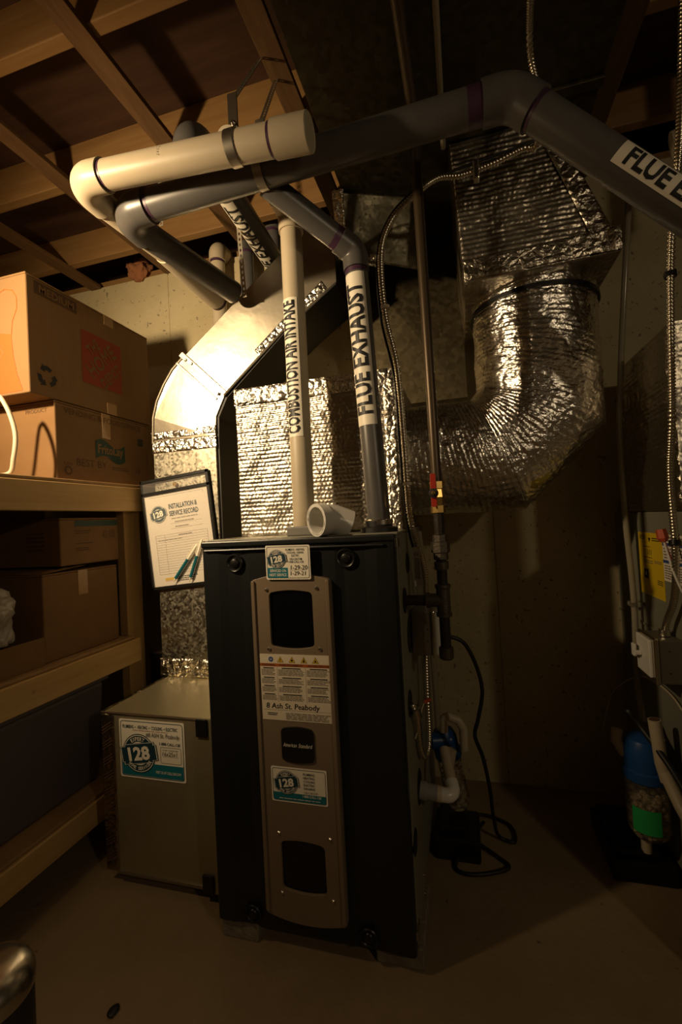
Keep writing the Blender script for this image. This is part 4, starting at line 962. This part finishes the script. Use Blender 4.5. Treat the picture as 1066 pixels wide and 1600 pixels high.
pipe(n1, [(0.592, 0.46, 0.385), (0.593, 0.46, 0.43)]+arc((0.594, 0.46, 0.447), Z, (0.8, 0, -0.5), 0.014)+[(0.64, 0.46, 0.425), (0.655, 0.46, 0.40), (0.655, 0.46, 0.33)], 0.0135, pvc, 'bent_vent')
pipe(n1, [(0.60, 0.44, 0.27), (0.615, 0.43, 0.34)], 0.0165, pvc, 'open_stub')
dn_ = thing('furnace_drain', 'grey coupling and white elbow draining from the low side opening of the furnace', 'pipe', (0.57, 0.2, 0.33))
obj('grey_coupling', lt([(0.02, 0), (0.024, 0.001), (0.024, 0.018), (0.021, 0.02), (0.021, 0.048), (0.018, 0.05)], (W+0.002, 0.19, 0.345), (1, 0.02, -0.12), 20), mat('coupling_grey', (0.30, 0.29, 0.27), 0.45), dn_, smooth=SM)
pipe(dn_, [(W+0.05, 0.191, 0.339), (W+0.062, 0.1915, 0.3375)], 0.0205, wht_wire, 'glue_ring')
e0, e1 = elbow(dn_, (W+0.098, 0.192, 0.334), (1, 0.02, -0.1), (-0.25, 0.9, 0.40), 0.0165, pvc_n, R=0.02, ext=0.018); pipe(dn_, [V((W+0.056, 0.191, 0.338)), e0], 0.0165, pvc_n)
pipe(dn_, [e1, e1+V((-0.02, 0.09, 0.045))], 0.0155, pvc, 'back_pipe')

# ================================================================== SECOND FURNACE at right
f2 = thing('second_furnace', 'olive-grey furnace at the right edge with a yellow energy label on its side', 'furnace', (1.55, 0.45, 0.04))
obj('cabinet', bx_((1.25, 0.0, 0.04), (1.80, 0.845, 1.085)), sideg, f2, bevel=0.004)
obj('panel_seam', bx_((1.246, 0.02, 0.715), (1.25, 0.85, 0.722)), sideg, f2)
for y in (0.06, 0.75): obj('foot_block', bx_((1.27, y, 0), (1.42, y+0.09, 0.04)), block_m, f2)
st, p = sticker('energy_label', f2, (1.2495, 0.612, 0.822), (0, -1, 0), (0, 0, 1), 0.182, 0.198, yel_l, 'yellow energy label', r=0.001)
p.line((0.09, 0.196, 0), (0.09, 0.18, 0), 0.0012, ink); p.poly(((0.08, 0.182), (0.1, 0.182), (0.09, 0.168)), ink); para(p, 0.012, 0.175, 0.06, 0.19, 3, ink); para(p, 0.11, 0.172, 0.17, 0.185, 2, ink)
p.text('111', 0.07, 0.128, 0.1, 0.146, ink, 2); para(p, 0.04, 0.152, 0.10, 0.156, 1, ink); p.line((0.03, 0.12, 0), (0.105, 0.12, 0), 0.002, ink); para(p, 0.03, 0.1, 0.11, 0.113, 2, inkgrey); para(p, 0.12, 0.105, 0.175, 0.115, 2, inkgrey)
p.rect(0.035, 0.052, 0.068, 0.082, ink); p.rect(0.045, 0.062, 0.055, 0.072, cream2, 2); para(p, 0.135, 0.042, 0.175, 0.058, 3, ink); p.done(st)
st, p = sticker('rating_label', f2, (1.2495, 0.428, 0.885), (0, -1, 0), (0, 0, 1), 0.20, 0.135, cream2, 'white rating label with blue bands', r=0.001)
for b in (0.052, 0.102): p.rect(0.0, b, 0.2, b+0.009, blue_i)
para(p, 0.008, 0.006, 0.19, 0.048, 6); para(p, 0.008, 0.064, 0.19, 0.098, 4); para(p, 0.008, 0.114, 0.19, 0.13, 2); p.done(st)
p2 = thing('second_plenum', 'dim foil-wrapped plenum standing on the olive-grey furnace at the right edge', 'duct', (1.5, 0.45, 1.086))
bm = bmesh.new(); grid(bm, (1.25, 0.69, 1.087), (0, -0.40, 0), (0, 0, 0.50), 60, 100, rows()); grid(bm, (1.25, 0.29, 1.087), (0.5, 0, 0), (0, 0, 0.50), 30, 60, rows()); grid(bm, (1.75, 0.69, 1.087), (-0.5, 0, 0), (0, 0, 0.5), 4, 4, rows()); grid(bm, (1.25, 0.69, 1.587), (0, -0.40, 0), (0.5, 0, 0), 4, 4, lambda s, t, p: 0); grid(bm, (1.75, 0.29, 1.087), (0, 0.4, 0), (0, 0, 0.5), 4, 4, rows())
obj('insulation_wrap', bm, foil, p2, smooth=3)
obj('corner_tape', crinkle_strip((1.249, 0.33, 1.087), (0, -0.042, 0), (0, 0, 0.5), 8, 70, 0.004), tape, p2, smooth=3)
sb = thing('switch_box', 'metal switch box with a white toggle plate on the side of the right furnace', 'electrical box', (1.22, 0.39, 0.62))
obj('box_body', bx_((1.19, 0.335, 0.615), (1.249, 0.45, 0.735)), boxm, sb, bevel=0.003)
obj('raised_cover', bx_((1.178, 0.331, 0.611), (1.19, 0.454, 0.739)), steel, sb, bevel=0.004)
obj('wall_plate', bx_((1.169, 0.345, 0.628), (1.178, 0.440, 0.732)), white, sb, bevel=0.003)
obj('toggle', bx_((1.150, 0.395, 0.676), (1.169, 0.405, 0.688)), white, sb, bevel=0.002); obj('toggle_guard', bx_((1.152, 0.41, 0.668), (1.160, 0.43, 0.703)), white, sb, bevel=0.002)
for z in (0.645, 0.705): obj('screw_hole', lt([(0.002, 0), (0.002, 0.001), (0, 0.001)], (1.215, 0.335, z), (0, -1, 0), 10), blackp, sb)
o = obj('armored_cable', conduit([(1.205, 0.02, 2.19), (1.20, 0.065, 1.91), (1.195, 0.13, 1.683), (1.205, 0.20, 1.34), (1.205, 0.235, 1.18), (1.21, 0.245, 0.99), (1.222, 0.30, 0.86), (1.222, 0.36, 0.78), (1.222, 0.38, 0.738)]), bx, smooth=3); tag(o, 'silver armored cable hanging at the right edge down to the switch box', 'cable')
obj('cable_tie', tb([(1.207, 0.237, 1.0), (1.209, 0.241, 1.012)], 0.014, 14), blackp, o, smooth=SM); obj('cable_tie', tb([(1.1965, 0.14, 1.64), (1.197, 0.142, 1.652)], 0.013, 14), blackp, o, smooth=SM); obj('connector', lt([(0.009, 0), (0.014, 0.002), (0.014, 0.02), (0.009, 0.022)], (1.222, 0.38, 0.735), seg=14), steel, o, smooth=SM)
o = obj('orange_wire_nut', lt([(0, 0), (0.012, 0.0), (0.014, 0.024), (0.008, 0.034), (0, 0.034)], (1.2, 0.30, 1.04), (0.15, -0.1, -1), 6), orange_p); tag(o, 'orange wire connector in front of the yellow energy label', 'connector')
obj('wire_lead', tb(catmull([(1.205, 0.296, 1.008), (1.207, 0.28, 0.97), (1.208, 0.25, 0.92), (1.212, 0.2, 0.87), (1.22, 0.12, 0.84)], 0.008), 0.0032, 8), white, o, smooth=3); obj('wire_lead', tb(catmull([(1.206, 0.294, 1.008), (1.21, 0.285, 0.98), (1.215, 0.265, 0.94)], 0.008), 0.002, 6), red, o, smooth=3)
o = obj('clear_drain_tube', tb(catmull([(1.255, 0.50, 2.19), (1.24, 0.5, 2.0), (1.222, 0.58, 1.59), (1.21, 0.60, 1.34), (1.21, 0.60, 1.087), (1.22, 0.60, 0.80), (1.215, 0.60, 0.55), (1.2, 0.52, 0.43)], 0.02), 0.0095, 12), MATS['cloudy_tube'], smooth=3); tag(o, 'clear vinyl tube running down the side of the right furnace past the energy label', 'tube')
obj('tube_clip', bx_((1.208, 0.59, 0.775), (1.25, 0.625, 0.79)), clear, o, bevel=0.002)
o = obj('control_wire', tb(catmull([(1.245, 0.33, 0.53), (1.24, 0.42, 0.56), (1.235, 0.56, 0.555), (1.22, 0.66, 0.52), (1.18, 0.74, 0.44), (1.16, 0.76, 0.36), (1.14, 0.76, 0.28)], 0.01), 0.003, 8), tan_wire, smooth=3); tag(o, 'thin pale control wire arching along the low side of the right furnace', 'wire')
o = thing('high_vent_pipe', 'end of a white plastic pipe high at the right edge of the picture', 'pipe', (1.3, 0.2, 2.0)); pipe(o, [(1.242, 0.20, 1.99), (1.6, 0.10, 2.05)], 0.0305, pvc); pipe(o, [(1.6, 0.10, 2.05), (1.6, 0.10, 2.56)], 0.0305, pvc, 'riser')

# ================================================================== SHELF
sh = thing('storage_shelf', 'rough timber storage shelf along the left loaded with cardboard cartons', 'shelf', (-0.8, -0.3, 0))
def brd(name, lo, hi, m): return obj(name, bx_(lo, hi), m, sh, bevel=0.003)
sy0, sy1 = -1.25, 0.475
brd('front_rail', (-0.588, sy0, 1.187), (-0.55, 0.45, 1.280), shelf_m)
brd('front_rail', (-0.588, sy0, 0.603), (-0.55, 0.405, 0.692), shelf_m)
brd('front_rail', (-0.588, sy0, 0.125), (-0.55, 0.405, 0.205), shelf_m)
for y in (0.385, -1.2):
    brd('post', (-0.627, y, 0), (-0.589, y+0.089, 1.279), post_m); brd('post', (-1.20, y, 0), (-1.162, y+0.089, 1.279), post_m)
for z in (1.187, 0.603, 0.125): brd('back_rail', (-1.24, sy0, z), (-1.202, sy1, z+0.089), shelf_m)
for z in (1.281, 0.693, 0.206): brd('deck_panel', (-1.53 if z > 1 else -1.24, sy0, z), (-0.552 if z > 1 else -0.56, 0.84 if z > 1 else 0.38, z+0.011), mat('deck_ply', (0.40, 0.25, 0.11), 0.7, vary=((3, 20, 3), (0.3, 0.7), (0.32, 0.19, 0.075))))  # top deck carried on to the walls to block light below it
# cartons
def carton(name, lab, lo, hi, m=card, group='cartons on the storage shelf', open_top=False, gap=0.004):
    t = thing(name, lab, 'box', ((lo[0]+hi[0])/2, (lo[1]+hi[1])/2, lo[2]), group)
    if not open_top:
        obj('carton_body', bx_(lo, (hi[0], hi[1], hi[2]-0.006)), m, t, bevel=0.004)
        xm = (lo[0]+hi[0])/2
        obj('top_flap', bx_((lo[0], lo[1], hi[2]-0.006), (xm-0.001, hi[1], hi[2])), m, t, bevel=0.002); obj('top_flap', bx_((xm+0.001, lo[1], hi[2]-0.006), (hi[0], hi[1], hi[2])), m, t, bevel=0.002)
    else:
        bm = bmesh.new(); w_ = 0.004
        box(bm, lo, (hi[0], hi[1], lo[2]+w_)); box(bm, (lo[0], lo[1], lo[2]+w_), (lo[0]+w_, hi[1], hi[2])); box(bm, (hi[0]-w_, lo[1], lo[2]+w_), (hi[0], hi[1], hi[2])); box(bm, (lo[0]+w_, lo[1], lo[2]+w_), (hi[0]-w_, lo[1]+w_, hi[2])); box(bm, (lo[0]+w_, hi[1]-w_, lo[2]+w_), (hi[0]-w_, hi[1], hi[2]))
        obj('carton_body', bm, m, t)
    return t
hx = -0.58
b1 = carton('moving_carton', 'large upper moving carton printed MEDIUM with an orange square store logo', (-0.99, 0.0, 1.557), (hx, 0.557, 1.938))
pr = Print((hx+0.0006, 0.0, 1.557), Y, Z, [])
pr.rect(0.028, 0.325, 0.19, 0.367, brown_i, 1); pr.text('MEDIUM', 0.045, 0.333, 0.178, 0.359, card, 2, offset=0.02)
L0, L1, B0, B1 = 0.205, 0.395, 0.092, 0.282; pr.rect(L0, B0, L1, B1, redor, 1)
lc, bc = (L0+L1)/2, (B0+B1)/2; ra = math.radians(45)
def rp(a, b): return (lc+a*math.cos(ra)-b*math.sin(ra), bc+a*math.sin(ra)+b*math.cos(ra))
for s, wd, off, h in (('THE', 0.062, 0.062, 0.034), ('HOME', 0.165, 0.008, 0.052), ('DEPOT', 0.125, -0.056, 0.036)):
    x_, y_ = rp(0, off); [pr.text(s, x_-wd/2+q, y_-h/2-q, x_+wd/2+q, y_+h/2-q, card, 2+k, rot=ra) for k, q in enumerate((-0.0018, 0, 0.0018))]
for k in range(3):       # three chasing arrows
    t0_ = math.radians(90+120*k)
    def ap(r_, t): return (0.063+r_*math.cos(t0_+t), 0.066+r_*math.sin(t0_+t))
    pr.poly([ap(0.034, -0.62), ap(0.036, 0.0), ap(0.034, 0.38), ap(0.021, 0.40), ap(0.02, 0.0), ap(0.02, -0.6)], ink, 1); pr.poly([ap(0.042, 0.38), ap(0.030, 0.92), ap(0.014, 0.38)], ink, 1)
pr.done(b1)
bm = bmesh.new(); box(bm, (hx-0.001, 0.315, 1.90), (hx+0.0006, 0.362, 1.9375)); box(bm, (hx-0.001, 0.315, 1.558), (hx+0.0006, 0.362, 1.60)); obj('packing_tape', bm, ptape, b1)
pf = Print((-0.99, -0.0006, 1.557), X, Z, [])
pf.poly([(0.05, 0.008), (0.385, 0.008), (0.365, 0.06), (0.352, 0.12), (0.346, 0.19), (0.28, 0.205), (0.20, 0.21), (0.10, 0.205), (0.07, 0.1)], orange_i, 1)
pf.path([(0.346, 0.19), (0.352, 0.23), (0.372, 0.27), (0.372, 0.305), (0.355, 0.33), (0.325, 0.338), (0.285, 0.325), (0.26, 0.30), (0.245, 0.26), (0.25, 0.22)], 0.003, orange_i, 1)
pf.frame([(0.262, 0.085), (0.313, 0.136), (0.262, 0.187), (0.211, 0.136)], 0.0022, card, 2)
for s, wd, off, h in (('HOME', 0.062, 0.0, 0.018), ('DEPOT', 0.05, -0.02, 0.012), ('THE', 0.03, 0.02, 0.012)):
    pf.text(s, 0.262-off*0.7-wd/2, 0.136+off*0.7-h/2, 0.262-off*0.7+wd/2, 0.136+off*0.7+h/2, card, 2, offset=0.02, rot=ra)
pf.done(b1)
b2 = carton('snack_carton', 'flatter carton with a green snack logo, under the large moving carton', (-0.97, 0.085, 1.293), (hx, 0.535, 1.554), card2)
pr = Print((hx+0.0006, 0.085, 1.293), Y, Z, [])
pr.text('VENDING & FOODSERVICE', 0.035, 0.225, 0.405, 0.245, brown_i, 1)
q = []
for i in range(21): s = i/20; q.append((0.165+0.145*s, 0.088+0.012*math.sin(s*6.28)+0.0*s))
for i in range(21): s = 1-i/20; q.append((0.165+0.145*s, 0.148+0.014*math.sin(s*6.28+0.3)))
pr.poly(q, green_i, 1); pr.text('FritoLay', 0.176, 0.098, 0.300, 0.142, card, 2, offset=0.025); pr.disc(0.265, 0.165, 0.026, yellow_i, 0.5, r2=0.026) if False else None
pr.path([(0.175, 0.092), (0.20, 0.10), (0.23, 0.098)], 0.002, card, 2)
pr.text('BEST BY', 0.08, 0.052, 0.215, 0.078, brown_i, 1); para(pr, 0.24, 0.05, 0.33, 0.066, 2, brown_i, 1); pr.text('18', 0.365, 0.05, 0.39, 0.07, brown_i, 1)
pr.rect(0.385, 0.165, 0.415, 0.195, ink, 1); pr.disc(0.045, 0.032, 0.016, brown_i, 1); pr.disc(0.045, 0.032, 0.009, card2, 2); pr.text('UN', 0.03, 0.05, 0.06, 0.06, brown_i, 1); pr.done(b2)
bm = bmesh.new(); box(bm, (hx-0.001, 0.285, 1.46), (hx+0.0005, 0.325, 1.5535)); obj('packing_tape', bm, ptape, b2)
pf = Print((-0.97, 0.0844, 1.293), X, Z, []); pf.text('PRODUCT', 0.27, 0.225, 0.36, 0.238, brown_i, 1); pf.done(b2)
b3 = carton('open_carton', 'tall crumpled-top plain carton on the lower shelf, taped in the middle', (-0.93, 0.03, 0.705), (-0.595, 0.345, 0.985), card2)
fl = bmesh.new(); quadgrid(fl, V((-0.93, 0.03, 0.986)), V((-0.594, 0.03, 0.986)), V((-0.594, 0.20, 0.998)), V((-0.93, 0.20, 0.998)), 30, 16, lambda s, t, p: 0.005*noise.noise(p*30)+0.003); obj('crumpled_flap', fl, card2, b3, smooth=3)
bm = bmesh.new(); box(bm, (-0.596, 0.165, 0.90), (-0.5938, 0.205, 0.984)); obj('packing_tape', bm, ptape, b3)
b4 = carton('striped_carton', 'small carton with a dark teal stripe, on top of the tall plain carton', (-0.90, 0.105, 1.003), (-0.60, 0.365, 1.165), card2)
pr = Print((-0.5994, 0.105, 1.003), Y, Z, []); pr.rect(0.06, 0.132, 0.255, 0.152, green_i, 1); para(pr, 0.06, 0.105, 0.13, 0.12, 2, brown_i, 1); para(pr, 0.06, 0.07, 0.14, 0.076, 1, brown_i, 1); para(pr, 0.06, 0.045, 0.12, 0.06, 2, brown_i, 1); pr.text('42-103', 0.18, 0.085, 0.24, 0.115, brown_i, 1); pr.done(b4)
pf = Print((-0.90, 0.1044, 1.003), X, Z, []); para(pf, 0.16, 0.05, 0.24, 0.12, 5, brown_i, 1); pf.done(b4)
b5 = carton('low_tray_carton', 'low open-topped carton at the front of the lower shelf holding a plastic bag', (-0.95, -0.55, 0.705), (-0.585, 0.022, 0.792), card2, open_top=True)
o = bmesh.new(); bmesh.ops.create_icosphere(o, subdivisions=5, radius=1.0)
for v in o.verts:
    q = v.co.copy(); k = 1+0.22*noise.noise(q*2.2)+0.08*noise.noise(q*7)+0.04*noise.noise(q*15); v.co = V((-0.668+q.x*0.105*k, -0.165+q.y*0.13*k, 0.865+max(-0.068, q.z*0.14*k)*1.0))
o = obj('plastic_bag', o, bagm, smooth=3); tag(o, 'crumpled grey plastic bag stuffed in the low open carton', 'bag')
o = obj('coiled_cable', tb(catmull([(-0.70, -0.10, 1.30), (-0.66, -0.08, 1.40), (-0.63, -0.07, 1.53), (-0.60, -0.06, 1.50), (-0.582, -0.05, 1.42), (-0.592, -0.05, 1.345), (-0.615, -0.05, 1.30), (-0.66, -0.1, 1.299)], 0.01), 0.0065, 10), wht_wire, smooth=3); tag(o, 'white cable loop standing on the upper shelf in front of the snack carton', 'cable')
t = thing('storage_tote', 'dull grey-violet plastic storage tote on the bottom shelf under the cartons', 'bin', (-0.85, -0.3, 0.218))
bm = bmesh.new(); prism(bm, [(-1.1, 0.218), (-0.64, 0.218), (-0.605, 0.57), (-1.14, 0.57)], 'y', -0.95, 0.27); obj('tub', bm, tote_m, t, bevel=0.012)
obj('lid', bx_((-1.15, -0.97, 0.57), (-0.600, 0.29, 0.592)), tote_m, t, bevel=0.006)
for i in range(4):
    z = i*0.152; labs = ('lowest', 'second', 'third', 'topmost')[i]
    t = thing('paint_can', f'dark paint can, {labs} of the stack between shelf post and galvanized riser', 'can', (-0.57, 0.56, z), 'stack of dark paint cans')
    obj('can_body', lt([(0.05, 0), (0.052, 0.003), (0.052, 0.138), (0.05, 0.14)], (-0.57, 0.56, z), seg=28), can_m, t, smooth=SM); obj('can_lid', lt([(0.05, 0.14), (0.053, 0.141), (0.053, 0.149), (0.046, 0.151), (0, 0.15)], (-0.57, 0.56, z), seg=28), zinc, t, smooth=SM)
carton('light_block_carton', 'added plain carton hidden at the back of the lower shelf, blocking light', (-1.19, -0.50, 0.705), (-0.96, 0.37, 1.276), card2)  # added and unseen: blocks the bright gap under the top deck
# insulation tuft on the wall top, canister, floor scrap
o = bmesh.new(); bmesh.ops.create_icosphere(o, subdivisions=4, radius=1.0)
for v in o.verts: q = v.co; k = 1+0.45*noise.noise(q*1.8)+0.25*noise.noise(q*5); v.co = V((-0.845+q.x*0.062*k, 0.875+q.y*0.05*k, 2.455+q.z*0.055*k))
o = obj('insulation_tuft', o, fluff, smooth=3); tag(o, 'brown fibreglass tuft poking out at the top of the back wall', 'insulation')
t = thing('metal_canister', 'metal-topped dark canister at the lower left corner of the picture', 'canister', (-0.135, -0.5, 0))
obj('canister_body', lt([(0.065, 0), (0.07, 0.004), (0.07, 0.32), (0.068, 0.325)], (-0.135, -0.5, 0), seg=36), can_m, t, smooth=SM); obj('canister_lid', lt([(0.068, 0.325), (0.073, 0.327), (0.073, 0.345), (0.066, 0.362), (0.045, 0.374), (0, 0.376)], (-0.135, -0.5, 0), seg=36), steel, t, smooth=0.9)
o = bmesh.new(); bmesh.ops.create_icosphere(o, subdivisions=2, radius=1.0)
for v in o.verts: q = v.co; k = 1+0.3*noise.noise(q*2); v.co = V((-0.147+q.x*0.012*k, -0.215+q.y*0.016*k, 0.0035+q.z*0.004))
o = obj('floor_scrap', o, rubber, smooth=3); tag(o, 'small dark scrap lying on the concrete floor at lower left', 'scrap')
